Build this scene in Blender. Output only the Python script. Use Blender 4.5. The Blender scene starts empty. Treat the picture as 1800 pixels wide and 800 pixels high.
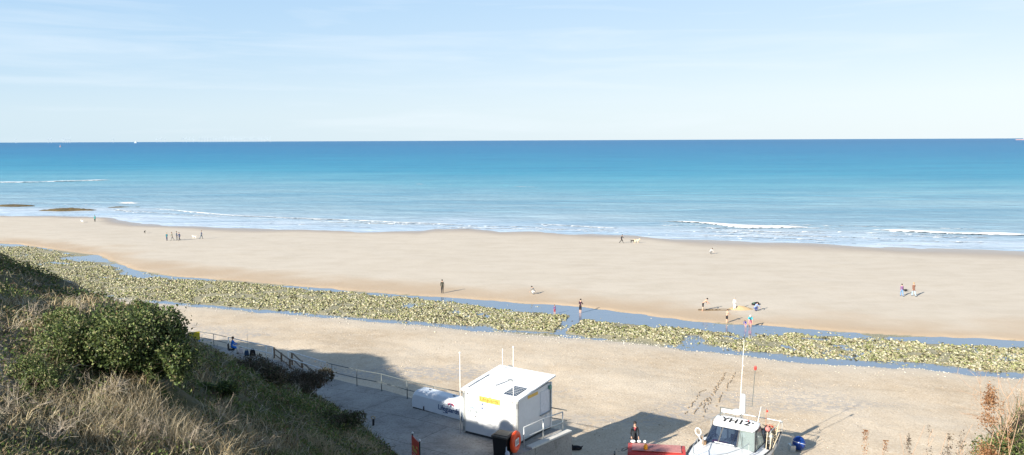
import bpy, math, random
import numpy as np
from mathutils import Vector, Matrix, Euler
R = math.radians
random.seed(7); rng = np.random.default_rng(7)
S = bpy.context.scene
col = S.collection

# ------------------------------------------------------------------ camera
F, EYE, PITCH, ROLL = 1450.0, 20.0, math.atan(153.3/1450), R(-0.24)
cam_d = bpy.data.cameras.new('camera'); cam = bpy.data.objects.new('camera', cam_d); col.objects.link(cam)
cam.matrix_world = Matrix.Translation((0, 0, EYE)) @ Matrix.Rotation(R(90)-PITCH, 4, 'X') @ Matrix.Rotation(ROLL, 4, 'Z')
cam_d.sensor_width = 36; cam_d.lens = 36*F/1800; cam_d.clip_start = 0.1; cam_d.clip_end = 200000
S.camera = cam
M3 = np.array((Matrix.Rotation(R(90)-PITCH, 3, 'X') @ Matrix.Rotation(ROLL, 3, 'Z')))
def ray(px, py):
    return M3 @ np.array([(px-900)/F, -(py-400)/F, -1.0])
def at(px, py, z=0.0):
    d = ray(px, py); t = (z-EYE)/d[2]
    return Vector((d[0]*t, d[1]*t, z))

# ------------------------------------------------------------------ light
SUN_AZ, SUN_EL = R(44), R(23.8)          # azimuth (right of view) towards which the shadows fall
sd = bpy.data.lights.new('sun', 'SUN'); so = bpy.data.objects.new('sun', sd); col.objects.link(so)
sd.energy = 4.9; sd.angle = R(0.53); sd.color = (1, .93, .82)
ldir = Vector((math.sin(SUN_AZ)*math.cos(SUN_EL), math.cos(SUN_AZ)*math.cos(SUN_EL), -math.sin(SUN_EL)))
so.rotation_euler = ldir.to_track_quat('-Z', 'Y').to_euler(); so.location = (-60, -60, 60)
W = bpy.data.worlds.new('World'); S.world = W; W.use_nodes = True
nt = W.node_tree; bg = nt.nodes['Background']
sky = nt.nodes.new('ShaderNodeTexSky'); sky.sky_type = 'NISHITA'; sky.sun_disc = False
sky.sun_elevation = SUN_EL; sky.sun_rotation = SUN_AZ + math.pi
sky.air_density = 1.0; sky.dust_density = .2; sky.ozone_density = 2.0; sky.altitude = 20
# thin cirrus mixed into the sky
tc = nt.nodes.new('ShaderNodeTexCoord'); sx = nt.nodes.new('ShaderNodeSeparateXYZ'); nt.links.new(tc.outputs['Generated'], sx.inputs[0])
mp = nt.nodes.new('ShaderNodeMapping'); mp.inputs['Scale'].default_value = (2.2, 1.0, 26); mp.inputs['Rotation'].default_value = (0, R(-4), 0)
nt.links.new(tc.outputs['Generated'], mp.inputs[0])
n1 = nt.nodes.new('ShaderNodeTexNoise'); n1.inputs['Scale'].default_value = 1.7; n1.inputs['Detail'].default_value = 7; n1.inputs['Roughness'].default_value = .55
n1.inputs['Distortion'].default_value = .5
nt.links.new(mp.outputs[0], n1.inputs[0])
cr = nt.nodes.new('ShaderNodeValToRGB'); cr.color_ramp.elements[0].position = .5; cr.color_ramp.elements[1].position = .82
nt.links.new(n1.outputs[0], cr.inputs[0])
mm = nt.nodes.new('ShaderNodeMath'); mm.operation = 'MULTIPLY'; mm.inputs[1].default_value = .45; nt.links.new(cr.outputs[0], mm.inputs[0])
mx = nt.nodes.new('ShaderNodeMix'); mx.data_type = 'RGBA'; mx.inputs['B'].default_value = (5.6, 6.1, 6.5, 1)
def wramp(src, stops):
    n = nt.nodes.new('ShaderNodeValToRGB'); e = n.color_ramp.elements
    while len(e) < len(stops): e.new(.5)
    for q, (pos, c) in zip(e, stops): q.position = pos; q.color = (*[v/10 for v in c], 1) if isinstance(c, tuple) else (c, c, c, 1)
    nt.links.new(src, n.inputs[0]); return n.outputs[0]
def wmix(f, a, b):
    n = nt.nodes.new('ShaderNodeMix'); n.data_type = 'RGBA'
    nt.links.new(f, n.inputs['Factor']); nt.links.new(a, n.inputs['A']); nt.links.new(b, n.inputs['B']); return n.outputs['Result']
gl = wramp(sx.outputs['Z'], [(0, (3.9, 4.95, 5.7)), (.03, (4.0, 5.0, 5.75)), (.11, (3.1, 4.45, 5.8)), (.26, (2.0, 3.6, 5.7))])
gr = wramp(sx.outputs['Z'], [(0, (5.0, 5.6, 5.95)), (.05, (5.1, 5.65, 6.05)), (.13, (4.1, 5.05, 6.0)), (.26, (2.95, 4.4, 5.9))])
xr = nt.nodes.new('ShaderNodeMapRange'); xr.inputs['From Min'].default_value = -.55; xr.inputs['From Max'].default_value = .55; nt.links.new(sx.outputs['X'], xr.inputs['Value'])
gg_ = wmix(xr.outputs[0], gl, gr)
sc10 = nt.nodes.new('ShaderNodeVectorMath'); sc10.operation = 'SCALE'; sc10.inputs['Scale'].default_value = 10; nt.links.new(gg_, sc10.inputs[0])
base_sky = wmix(wramp(sx.outputs['Z'], [(0, .92), (.28, .85), (.6, 0.)]), sky.outputs[0], sc10.outputs[0])
nt.links.new(mm.outputs[0], mx.inputs['Factor']); nt.links.new(base_sky, mx.inputs['A'])
nt.links.new(mx.outputs['Result'], bg.inputs['Color'])
bg.inputs['Strength'].default_value = 0.08
S.view_settings.view_transform = 'Standard'; S.view_settings.look = 'None'; S.view_settings.exposure = 1.05; S.view_settings.gamma = 1
S.render.engine = 'CYCLES'; S.cycles.max_bounces = 5; S.cycles.transparent_max_bounces = 10
try:
    S.cycles.use_denoising = True; S.cycles.denoiser = 'OPENIMAGEDENOISE'
except Exception: pass

# ------------------------------------------------------------------ materials
MATS = {}
def nodes(name):
    m = bpy.data.materials.new(name); m.use_nodes = True
    t = m.node_tree; return m, t, t.nodes['Principled BSDF']
def mat(name, c, rough=.6, var=.12, scale=6, bump=0, metal=0, spec=.4, c2=None):
    if name in MATS: return MATS[name]
    m, t, p = nodes(name)
    p.inputs['Roughness'].default_value = rough; p.inputs['Metallic'].default_value = metal
    p.inputs['Specular IOR Level'].default_value = spec
    tcn = t.nodes.new('ShaderNodeTexCoord'); n = t.nodes.new('ShaderNodeTexNoise'); n.inputs['Scale'].default_value = scale
    n.inputs['Detail'].default_value = 6; n.inputs['Roughness'].default_value = .65
    t.links.new(tcn.outputs['Object'], n.inputs[0])
    r = t.nodes.new('ShaderNodeValToRGB')
    r.color_ramp.elements[0].position = .3; r.color_ramp.elements[1].position = .7
    a = c2 if c2 else tuple(max(0, v*(1-var)) for v in c)
    b = c if c2 else tuple(min(1, v*(1+var)) for v in c)
    r.color_ramp.elements[0].color = (*a, 1); r.color_ramp.elements[1].color = (*b, 1)
    t.links.new(n.outputs[0], r.inputs[0]); t.links.new(r.outputs[0], p.inputs['Base Color'])
    if bump:
        bn = t.nodes.new('ShaderNodeBump'); bn.inputs['Strength'].default_value = bump; bn.inputs['Distance'].default_value = .02
        t.links.new(n.outputs[0], bn.inputs['Height']); t.links.new(bn.outputs[0], p.inputs['Normal'])
    MATS[name] = m; return m
def attr_mat(name, rough=.85, spec=.2, translucent=0, bump=0, bscale=20):
    """colour comes from the 'tint' colour attribute of the mesh (per leaf / stone / blade)"""
    m, t, p = nodes(name)
    a = t.nodes.new('ShaderNodeAttribute'); a.attribute_name = 'tint'
    t.links.new(a.outputs['Color'], p.inputs['Base Color'])
    p.inputs['Roughness'].default_value = rough; p.inputs['Specular IOR Level'].default_value = spec
    if translucent:
        tr = t.nodes.new('ShaderNodeBsdfTranslucent'); mi = t.nodes.new('ShaderNodeMixShader'); mi.inputs[0].default_value = translucent
        t.links.new(a.outputs['Color'], tr.inputs[0]); t.links.new(p.outputs[0], mi.inputs[1]); t.links.new(tr.outputs[0], mi.inputs[2])
        t.links.new(mi.outputs[0], t.nodes['Material Output'].inputs[0])
    if bump:
        tcn = t.nodes.new('ShaderNodeTexCoord'); n = t.nodes.new('ShaderNodeTexNoise'); n.inputs['Scale'].default_value = bscale
        t.links.new(tcn.outputs['Object'], n.inputs[0])
        bn = t.nodes.new('ShaderNodeBump'); bn.inputs['Strength'].default_value = bump; bn.inputs['Distance'].default_value = .05
        t.links.new(n.outputs[0], bn.inputs['Height']); t.links.new(bn.outputs[0], p.inputs['Normal'])
    return m

# ------------------------------------------------------------------ object helpers
def tag(o, label=None, cat=None, group=None, kind=None):
    if label: o['label'] = label
    if cat: o['category'] = cat
    if group: o['group'] = group
    if kind: o['kind'] = kind
    return o
def empty(name, loc, rz=0, label=None, cat=None, group=None):
    o = bpy.data.objects.new(name, None); col.objects.link(o); o.location = loc; o.rotation_euler = (0, 0, rz)
    return tag(o, label, cat, group)
def link_mesh(name, me, mats, parent=None, smooth=False):
    for m in (mats if isinstance(mats, (list, tuple)) else [mats]): me.materials.append(m)
    if smooth: me.polygons.foreach_set('use_smooth', [True]*len(me.polygons))
    o = bpy.data.objects.new(name, me); col.objects.link(o)
    if parent: o.parent = parent
    return o
def np_mesh(name, v, f, tint=None, attrs=None):
    """v (n,3), f (m,k) arrays; fast build"""
    me = bpy.data.meshes.new(name); v = np.asarray(v, dtype=np.float32); f = np.asarray(f, dtype=np.int32)
    me.vertices.add(len(v)); me.vertices.foreach_set('co', v.ravel())
    k = f.shape[1]; me.loops.add(f.size); me.loops.foreach_set('vertex_index', f.ravel())
    me.polygons.add(len(f)); me.polygons.foreach_set('loop_start', np.arange(0, f.size, k, dtype=np.int32))
    me.update(calc_edges=True)
    if tint is not None:
        a = me.color_attributes.new('tint', 'FLOAT_COLOR', 'POINT')
        c = np.ones((len(v), 4), dtype=np.float32); c[:, :3] = tint; a.data.foreach_set('color', c.ravel())
    for nme, arr in (attrs or {}).items():
        a = me.attributes.new(nme, 'FLOAT', 'POINT'); a.data.foreach_set('value', np.asarray(arr, dtype=np.float32).ravel())
    return me
class MB:
    def __init__(s): s.v = []; s.f = []; s.mi = []; s.m = 0
    def add(s, vs, fs):
        b = len(s.v); s.v += [tuple(x) for x in vs]; s.f += [tuple(i+b for i in f) for f in fs]; s.mi += [s.m]*len(fs); return s
    def box(s, c, size, rz=0, rx=0, ry=0, taper=1.0):
        mtx = Euler((rx, ry, rz)).to_matrix(); vs = []
        for dz in (-.5, .5):
            k = taper if dz > 0 else 1
            for dx, dy in ((-.5, -.5), (.5, -.5), (.5, .5), (-.5, .5)):
                vs.append(Vector(c) + mtx @ Vector((dx*size[0]*k, dy*size[1]*k, dz*size[2])))
        return s.add(vs, [(0, 3, 2, 1), (4, 5, 6, 7), (0, 1, 5, 4), (1, 2, 6, 5), (2, 3, 7, 6), (3, 0, 4, 7)])
    def tube(s, pts, r, n=6, r2=None):
        pts = [Vector(p) for p in pts]; L = len(pts); vs = []; fs = []
        for i, p in enumerate(pts):
            d = (pts[min(i+1, L-1)] - pts[max(i-1, 0)]).normalized()
            a = d.orthogonal().normalized() if abs(d.z) > .9 else d.cross(Vector((0, 0, 1))).normalized(); b = d.cross(a)
            rr = r if r2 is None else r + (r2-r)*i/(L-1)
            for k in range(n):
                t = 2*math.pi*k/n; vs.append(p + a*math.cos(t)*rr + b*math.sin(t)*rr)
        for i in range(L-1):
            for k in range(n): fs.append((i*n+k, i*n+(k+1) % n, (i+1)*n+(k+1) % n, (i+1)*n+k))
        fs.append(tuple(range(n-1, -1, -1))); fs.append(tuple((L-1)*n+k for k in range(n)))
        return s.add(vs, fs)
    def lathe(s, prof, c=(0, 0, 0), n=16, axis='Z'):
        vs = []; fs = []
        for (r, z) in prof:
            for k in range(n):
                t = 2*math.pi*k/n; p = (r*math.cos(t), r*math.sin(t), z)
                if axis == 'Y': p = (p[0], z, p[1])
                if axis == 'X': p = (z, p[0], p[1])
                vs.append(Vector(c)+Vector(p))
        for i in range(len(prof)-1):
            for k in range(n): fs.append((i*n+k, i*n+(k+1) % n, (i+1)*n+(k+1) % n, (i+1)*n+k))
        fs.append(tuple(range(n-1, -1, -1))); fs.append(tuple((len(prof)-1)*n+k for k in range(n)))
        return s.add(vs, fs)
    def torus(s, c, R1, r, n=24, k=8, ax=Vector((0, 0, 1)), flat=1.0):
        q = Vector((0, 0, 1)).rotation_difference(Vector(ax)); vs = []; fs = []
        for i in range(n):
            a = 2*math.pi*i/n
            for j in range(k):
                b = 2*math.pi*j/k; rr = R1+r*math.cos(b)
                vs.append(Vector(c)+q @ Vector((rr*math.cos(a), rr*math.sin(a), r*flat*math.sin(b))))
        for i in range(n):
            for j in range(k): fs.append((i*k+j, ((i+1) % n)*k+j, ((i+1) % n)*k+(j+1) % k, i*k+(j+1) % k))
        return s.add(vs, fs)
    def ball(s, c, r, sq=(1, 1, 1), n=12):
        prof = [(max(1e-4, r*math.sin(math.pi*i/8)), -r*math.cos(math.pi*i/8)) for i in range(9)]
        t = MB(); t.lathe(prof, n=n)
        return s.add([Vector(c)+Vector((x*sq[0], y*sq[1], z*sq[2])) for x, y, z in t.v], t.f)
    def loft(s, rings, close=True, caps=True):
        n = len(rings[0]); vs = [p for r in rings for p in r]; fs = []
        for i in range(len(rings)-1):
            for k in range(n if close else n-1): fs.append((i*n+k, i*n+(k+1) % n, (i+1)*n+(k+1) % n, (i+1)*n+k))
        if caps: fs.append(tuple(range(n-1, -1, -1))); fs.append(tuple((len(rings)-1)*n+k for k in range(n)))
        return s.add(vs, fs)
    def build(s, name, mats, parent=None, smooth=False, bevel=0, rel=None):
        me = bpy.data.meshes.new(name)
        vs = s.v if rel is None else [Vector(p)-Vector(rel) for p in s.v]
        me.from_pydata(vs, [], s.f); me.update()
        me.polygons.foreach_set('material_index', s.mi)
        o = link_mesh(name, me, mats, parent, smooth)
        if bevel:
            b = o.modifiers.new('bevel', 'BEVEL'); b.width = bevel; b.segments = 2; b.limit_method = 'ANGLE'
        return o
def copy_tree(o, parent=None):
    c = o.copy(); col.objects.link(c)
    if parent: c.parent = parent
    for ch in o.children: copy_tree(ch, c)
    return c
def text(name, body, size, origin, ux, uy, m, parent=None, rel=(0, 0, 0), align='LEFT', offset=0.0, xs=1.0):
    """flat lettering as a mesh: origin = lower-left corner, ux/uy = writing and up directions"""
    cu = bpy.data.curves.new(name, 'FONT'); cu.body = body; cu.size = size; cu.align_x = align; cu.offset = offset; cu.extrude = .002
    o = bpy.data.objects.new(name, cu); col.objects.link(o); bpy.context.view_layer.update()
    me = bpy.data.meshes.new_from_object(o.evaluated_get(bpy.context.evaluated_depsgraph_get()))
    bpy.data.objects.remove(o); bpy.data.curves.remove(cu)
    ux, uy = Vector(ux).normalized(), Vector(uy).normalized(); nn = ux.cross(uy)
    for v in me.vertices: v.co = Vector(origin)-Vector(rel)+ux*v.co.x*xs+uy*v.co.y+nn*v.co.z
    me.materials.clear(); return link_mesh(name, me, m, parent)

# ------------------------------------------------------------------ noise in numpy
_tab = rng.random((256, 256))
def vnoise(x, y):
    xi = np.floor(x).astype(int); yi = np.floor(y).astype(int); fx = x-xi; fy = y-yi
    fx = fx*fx*(3-2*fx); fy = fy*fy*(3-2*fy); g = lambda a, b: _tab[a & 255, b & 255]
    return (g(xi, yi)*(1-fx)+g(xi+1, yi)*fx)*(1-fy)+(g(xi, yi+1)*(1-fx)+g(xi+1, yi+1)*fx)*fy
def fbm(x, y, s=1.0, o=4):
    r = 0; a = .5; x = np.asarray(x)*s+31.7; y = np.asarray(y)*s+11.3
    for i in range(o): r = r+a*vnoise(x, y); x = x*2.03+17; y = y*2.03+5; a *= .5
    return r/(1-.5**o)
def sstep(a, b, x):
    t = np.clip((np.asarray(x)-a)/(b-a), 0, 1); return t*t*(3-2*t)

# ------------------------------------------------------------------ the beach as a height field
def line(pts, z):
    p = [at(a, b, z) for a, b in pts]; xs = [q.x for q in p]; ys = [q.y for q in p]
    k0 = (ys[0]-ys[2])/(xs[0]-xs[2]); k1 = (ys[-1]-ys[-3])/(xs[-1]-xs[-3])
    xs = [xs[0]-1500]+xs+[xs[-1]+1500]; ys = [ys[0]-min(.35, abs(k0))*-1500*1]+ys+[ys[-1]+k1*.4*1500]
    return lambda x: np.interp(x, xs, ys)
yS = line([(0, 379), (100, 379), (190, 382), (212, 389), (250, 394), (330, 397), (400, 401), (530, 404), (640, 408), (740, 406), (770, 402), (830, 402), (880, 407), (950, 407), (1030, 411), (1130, 414), (1180, 420), (1400, 428), (1600, 436), (1800, 442)], 0.0)
yF = line([(0, 428), (30, 430), (120, 443), (170, 449), (230, 474), (300, 486), (420, 495), (600, 511), (740, 521), (900, 533), (1030, 541), (1150, 558), (1230, 567), (1340, 573), (1500, 586), (1650, 594), (1800, 600)], .33)
yN = line([(0, 488), (100, 506), (210, 524), (400, 541), (600, 557), (750, 571), (900, 584), (1050, 594), (1200, 611), (1300, 622), (1450, 638), (1600, 643), (1700, 653), (1800, 662)], .33)
yR1 = line([(0, 431), (60, 434), (120, 448), (170, 460), (230, 481), (300, 488.5), (430, 497), (600, 513.5), (720, 522), (800, 530.5), (900, 544), (1000, 555), (1100, 567), (1230, 580), (1300, 586), (1400, 585), (1550, 596), (1650, 602), (1800, 610)], .4)
yR2 = line([(0, 485), (100, 500), (210, 520), (400, 537), (600, 553), (750, 565), (870, 575), (1000, 585), (1130, 596), (1180, 603), (1250, 604), (1300, 614), (1450, 628), (1560, 636), (1600, 638), (1680, 641), (1720, 650), (1800, 655)], .4)
def pools(x, y):
    """1 inside the extra pools and the channel that cut through the reef"""
    m = np.zeros(np.shape(x))
    def seg(a, b, w0, w1):
        A, B = at(*a, .4), at(*b, .4); dx, dy = B.x-A.x, B.y-A.y; L = dx*dx+dy*dy
        t = np.clip(((x-A.x)*dx+(y-A.y)*dy)/L, 0, 1); d = np.hypot(x-A.x-t*dx, y-A.y-t*dy)
        return d < (w0+(w1-w0)*t)*(.6+.8*fbm(x, y, .8, 3))
    for a in (((1025, 545), (985, 583), 1.1, .7), ((1218, 592), (1225, 612), 1.1, 1.7), ((1415, 593), (1450, 596), .6, .6), ((1270, 589), (1285, 590), .5, .4),
              ((1570, 634), (1655, 642), .4, .6), ((1470, 606), (1485, 606), .5, .4), ((120, 452), (200, 462), 1.7, 2.2), ((90, 460), (120, 463), .8, .8), ((230, 478), (260, 486), 2, 1), ((560, 515), (620, 517), .6, .5)):
        m = np.maximum(m, seg(*a))
    return m
def reef(x, y):
    j = (fbm(x, y, .5, 4)-.5)*3.0
    r = (y < yR1(x)+j*.9) & (y > yR2(x)+j*.5)
    return r & (pools(x, y) < .5)
def beach_h(x, y):
    x = np.asarray(x, float); y = np.asarray(y, float)
    s, f, n = yS(x), yF(x), yN(x)
    t = np.clip((y-f)/(s-f), 0, 1.0)
    far = .36+.22*np.sin(np.clip(t, 0, 1)**.8*math.pi)*(1-t)-.36*t**2 - .024*np.maximum(y-s, 0)
    far = far+(fbm(x, y, .11, 3)-.5)*.10*sstep(0, .1, t)
    far = np.maximum(far, -4)
    near = .36+.033*(n-y)+(fbm(x, y, .15, 4)-.5)*.35*sstep(0, 14, n-y)+(fbm(x, y, 1.3, 2)-.5)*.05
    near = np.minimum(near, 2.2)
    mid = .22+.34*(fbm(x*.7, y, .2, 4)-.5)+.04*(fbm(x, y, .9, 2)-.5)
    rf = reef(x, y)*1.0
    mid = mid+rf*(.12+.16*(fbm(x, y, .7, 3)-.5))
    e = 1.6
    h = np.where(y > f, mid+(far-mid)*sstep(0, e, y-f+(fbm(x, y, .35, 3)-.5)*2), np.where(y < n, mid+(near-mid)*sstep(0, e, n-y+(fbm(x, y, .5, 3)-.5)*1.5), mid))
    return h
def ground(px, py):
    z = .5
    for i in range(12):
        p = at(px, py, z); z = float(beach_h(p.x, p.y))
    return Vector((p.x, p.y, z))
def axis(a, b, step, outs):
    c = list(np.arange(a, b, step)); return np.array([-v for v in reversed(outs[0])]+c+list(outs[1]))
gx = axis(-150, 110, .42, ([200, 300, 500, 900, 1600], [130, 180, 300, 600, 1600]))
gy = np.concatenate([[-60, -20, 10, 25], np.arange(36, 100, .34), np.arange(100, 250, .55), [260, 280, 320, 500, 900, 2000]])
GX, GY = np.meshgrid(gx, gy); X, Y = GX.ravel(), GY.ravel(); Z = beach_h(X, Y)
nx, ny = len(gx), len(gy); ii = (np.arange(ny-1)[:, None]*nx+np.arange(nx-1)[None]).ravel()
FQ = np.stack([ii, ii+1, ii+nx+1, ii+nx], 1)
s_, f_, n_ = yS(X), yF(X), yN(X)
wet = sstep(9+.08*np.clip(X+40, 0, 110), 0, s_-Y+(fbm(X, Y, .06, 3)-.5)*9) * (Y > f_)
ochre = sstep(12, 0, Y-f_+(fbm(X, Y, .12, 4)-.5)*16)*(Y > f_-1)
band = ((Y < f_+.4) & (Y > n_-.5))*1.0
shingle = sstep(-.5, 6, n_-Y)
patch = sstep(.56, .68, fbm(X*.45, Y, .13, 4))*sstep(6, 14, n_-Y)
me = np_mesh('beach', np.stack([X, Y, Z], 1), FQ, attrs=dict(wet=wet, ochre=ochre, band=band, shingle=shingle, patch=patch))
m, t, p = nodes('beach_sand')
def N(t, kind, **kw):
    n = t.nodes.new(kind)
    for k, v in kw.items(): n.inputs[k].default_value = v
    return n
def AT(t, name):
    a = t.nodes.new('ShaderNodeAttribute'); a.attribute_name = name; return a.outputs['Fac']
def MIX(t, fac, a, b, blend='MIX'):
    n = t.nodes.new('ShaderNodeMix'); n.data_type = 'RGBA'; n.blend_type = blend
    for k, v in (('Factor', fac), ('A', a), ('B', b)):
        if isinstance(v, (int, float)): n.inputs[k].default_value = v
        elif isinstance(v, tuple): n.inputs[k].default_value = (*v, 1)
        else: t.links.new(v, n.inputs[k])
    return n.outputs['Result']
def MATH(t, op, a, b=0.0, clamp=False):
    n = t.nodes.new('ShaderNodeMath'); n.operation = op; n.use_clamp = clamp
    for i, v in enumerate((a, b)):
        if isinstance(v, (int, float)): n.inputs[i].default_value = v
        else: t.links.new(v, n.inputs[i])
    return n.outputs[0]
def RAMP(t, fac, stops):
    n = t.nodes.new('ShaderNodeValToRGB'); e = n.color_ramp.elements
    while len(e) < len(stops): e.new(.5)
    for q, (pos, c) in zip(e, stops): q.position = pos; q.color = (*c, 1) if isinstance(c, tuple) else (c, c, c, 1)
    t.links.new(fac, n.inputs[0]); return n.outputs[0]
def NOISE(t, scale, detail=5, rough=.6, vec=None, stretch=None):
    n = N(t, 'ShaderNodeTexNoise', Scale=scale, Detail=detail, Roughness=rough)
    g = t.nodes.new('ShaderNodeTexCoord'); src = vec or g.outputs['Object']
    if stretch:
        mpn = t.nodes.new('ShaderNodeMapping'); mpn.inputs['Scale'].default_value = stretch[0]; mpn.inputs['Rotation'].default_value = (0, 0, stretch[1])
        t.links.new(src, mpn.inputs[0]); src = mpn.outputs[0]
    t.links.new(src, n.inputs[0]); return n.outputs[0]
big = NOISE(t, .05, 6, .6, stretch=((1, 1.7, 1), R(20)))
fine = NOISE(t, 7.0, 3, .8); mid_n = NOISE(t, .9, 5, .7); grit = NOISE(t, 2.6, 2, .5)
drysand = MIX(t, big, (.52, .455, .365), (.575, .51, .42))
drysand = MIX(t, RAMP(t, NOISE(t, .22, 5, .7, stretch=((.8, 1.5, 1), R(14))), [(.42, 0.), (.72, .7)]), drysand, (.465, .40, .31))
gravel = MIX(t, RAMP(t, mid_n, [(.35, 0.), (.65, 1.)]), (.50, .385, .255), (.60, .485, .345))
gravel = MIX(t, RAMP(t, NOISE(t, .09, 4, .6), [(.4, 0.), (.62, 1.)]), gravel, (.66, .55, .41))
gravel = MIX(t, RAMP(t, fine, [(.34, .5), (.47, 0.)]), gravel, (.26, .20, .14))
gravel = MIX(t, RAMP(t, fine, [(.56, 0.), (.66, .8)]), gravel, (.72, .66, .56))
c = MIX(t, AT(t, 'shingle'), drysand, gravel)
c = MIX(t, MATH(t, 'MULTIPLY', AT(t, 'patch'), RAMP(t, grit, [(.42, .0), (.56, .8)])), c, (.40, .37, .34))
c = MIX(t, MATH(t, 'MULTIPLY', AT(t, 'ochre'), .8), c, (.47, .335, .20))
c = MIX(t, AT(t, 'wet'), c, (.36, .285, .215))
c = MIX(t, AT(t, 'band'), c, MIX(t, RAMP(t, fine, [(.42, 0.), (.58, 1.)]), MIX(t, mid_n, (.10, .095, .05), (.25, .235, .13)), (.36, .33, .23)))
t.links.new(c, p.inputs['Base Color'])
rg = MATH(t, 'SUBTRACT', .9, MATH(t, 'MULTIPLY', AT(t, 'wet'), .62)); rg = MATH(t, 'SUBTRACT', rg, MATH(t, 'MULTIPLY', AT(t, 'ochre'), .3))
t.links.new(rg, p.inputs['Roughness'])
bmp = N(t, 'ShaderNodeBump', Strength=.55, Distance=.05)
hh = MATH(t, 'ADD', MATH(t, 'MULTIPLY', fine, MATH(t, 'ADD', MATH(t, 'MULTIPLY', AT(t, 'shingle'), 1.3), .25)), MATH(t, 'MULTIPLY', mid_n, 1.4))
hh = MATH(t, 'MULTIPLY', hh, MATH(t, 'SUBTRACT', 1.0, MATH(t, 'MULTIPLY', AT(t, 'wet'), .93)))
t.links.new(hh, bmp.inputs['Height']); t.links.new(bmp.outputs[0], p.inputs['Normal'])
beach = tag(link_mesh('beach', me, m, smooth=True), 'pale sand beach running down to the sea', 'beach', kind='structure')

# ------------------------------------------------------------------ water
def water_mat(name, tint_from_attr, base=(.1, .2, .3), rough=.08, bumps=((.35, .25),), spec=.5):
    m, t, p = nodes(name)
    p.inputs['IOR'].default_value = 1.33; p.inputs['Roughness'].default_value = rough; p.inputs['Specular IOR Level'].default_value = spec
    if tint_from_attr:
        a = t.nodes.new('ShaderNodeAttribute'); a.attribute_name = 'tint'; c = a.outputs['Color']
        st1 = NOISE(t, .02, 6, .7, stretch=((.35, 1.6, 1), R(17)))
        c = MIX(t, RAMP(t, st1, [(.38, .9), (.6, 0.)]), c, MIX(t, 1.0, c, (.6, .76, .86), 'MULTIPLY'))
        st2 = NOISE(t, .16, 5, .75, stretch=((.3, 1.8, 1), R(15)))
        c = MIX(t, RAMP(t, st2, [(.5, 0.), (.68, .7)]), c, MIX(t, 1.0, c, (1.55, 1.4, 1.25), 'MULTIPLY'))
        t.links.new(c, p.inputs['Base Color'])
    else: p.inputs['Base Color'].default_value = (*base, 1)
    prev = None
    for sc, st, ra in bumps:
        b = N(t, 'ShaderNodeBump', Strength=st, Distance=1.0/sc*.25)
        t.links.new(NOISE(t, sc, 4, .65, stretch=((.45, 1.5, 1), R(ra))), b.inputs['Height'])
        if prev: t.links.new(prev, b.inputs['Normal'])
        prev = b.outputs[0]
    t.links.new(prev, p.inputs['Normal']); return m
def sea_z(SX, SY):
    dS = SY-yS(SX)
    swell = .16*np.sin((SY+SX*.28+8*fbm(SX, SY, .02, 2))*.42)*sstep(6, 30, dS)*sstep(240, 130, dS)*(.3+fbm(SX, SY, .02, 3))
    return .05*(fbm(SX, SY, .25, 2)-.5)*sstep(0, 15, dS)*sstep(350, 200, dS)+swell
ry = np.concatenate([np.arange(120, 330, 1.6), np.geomspace(330, 90000, 150)])
rt = np.linspace(-1.25, 1.25, 240)
SY = np.repeat(ry, len(rt)); SX = np.tile(rt, len(ry))*(SY+60)
dS = SY-yS(SX)
SZ = sea_z(SX, SY)
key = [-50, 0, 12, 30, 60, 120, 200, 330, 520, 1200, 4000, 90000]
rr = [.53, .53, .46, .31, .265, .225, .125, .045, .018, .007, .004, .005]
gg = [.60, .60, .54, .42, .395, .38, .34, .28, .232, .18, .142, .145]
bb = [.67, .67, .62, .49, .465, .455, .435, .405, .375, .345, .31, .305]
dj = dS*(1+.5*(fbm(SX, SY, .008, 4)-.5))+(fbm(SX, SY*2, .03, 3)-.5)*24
tint = np.stack([np.interp(dj, key, q) for q in (rr, gg, bb)], 1)  # sky reflection near the shore is put into this paler tint
w = len(rt); i0 = (np.arange(len(ry)-1)[:, None]*w+np.arange(w-1)[None]).ravel()
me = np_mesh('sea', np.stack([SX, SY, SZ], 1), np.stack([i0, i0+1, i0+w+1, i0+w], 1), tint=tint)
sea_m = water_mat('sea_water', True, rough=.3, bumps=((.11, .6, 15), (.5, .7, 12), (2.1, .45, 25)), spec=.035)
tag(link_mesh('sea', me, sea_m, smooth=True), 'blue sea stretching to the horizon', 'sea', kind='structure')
# pools in front of and behind the reef: one sheet of still water per side, cut to the band
px_ = np.arange(-170, 130, .9); rows = 26
PX = np.repeat(px_, rows); tt = np.tile(np.linspace(-.12, 1.12, rows), len(px_))
PY = yN(PX)+(yF(PX)-yN(PX))*tt
i0 = (np.arange(len(px_)-1)[:, None]*rows+np.arange(rows-1)[None]).ravel()
me = np_mesh('tide_pool_water', np.stack([PX, PY, np.full(len(PX), .27)], 1), np.stack([i0, i0+rows, i0+rows+1, i0+1], 1))
pool_m = water_mat('pool_water', False, base=(.17, .215, .28), rough=.04, bumps=((1.5, .12, 10), (5, .08, 0)), spec=.75)  # bluish base colour stands in for reflected sky
tag(link_mesh('tide_pool_water', me, pool_m, smooth=True), 'still blue water in the tide pools around the reef', 'water', kind='structure')

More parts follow.
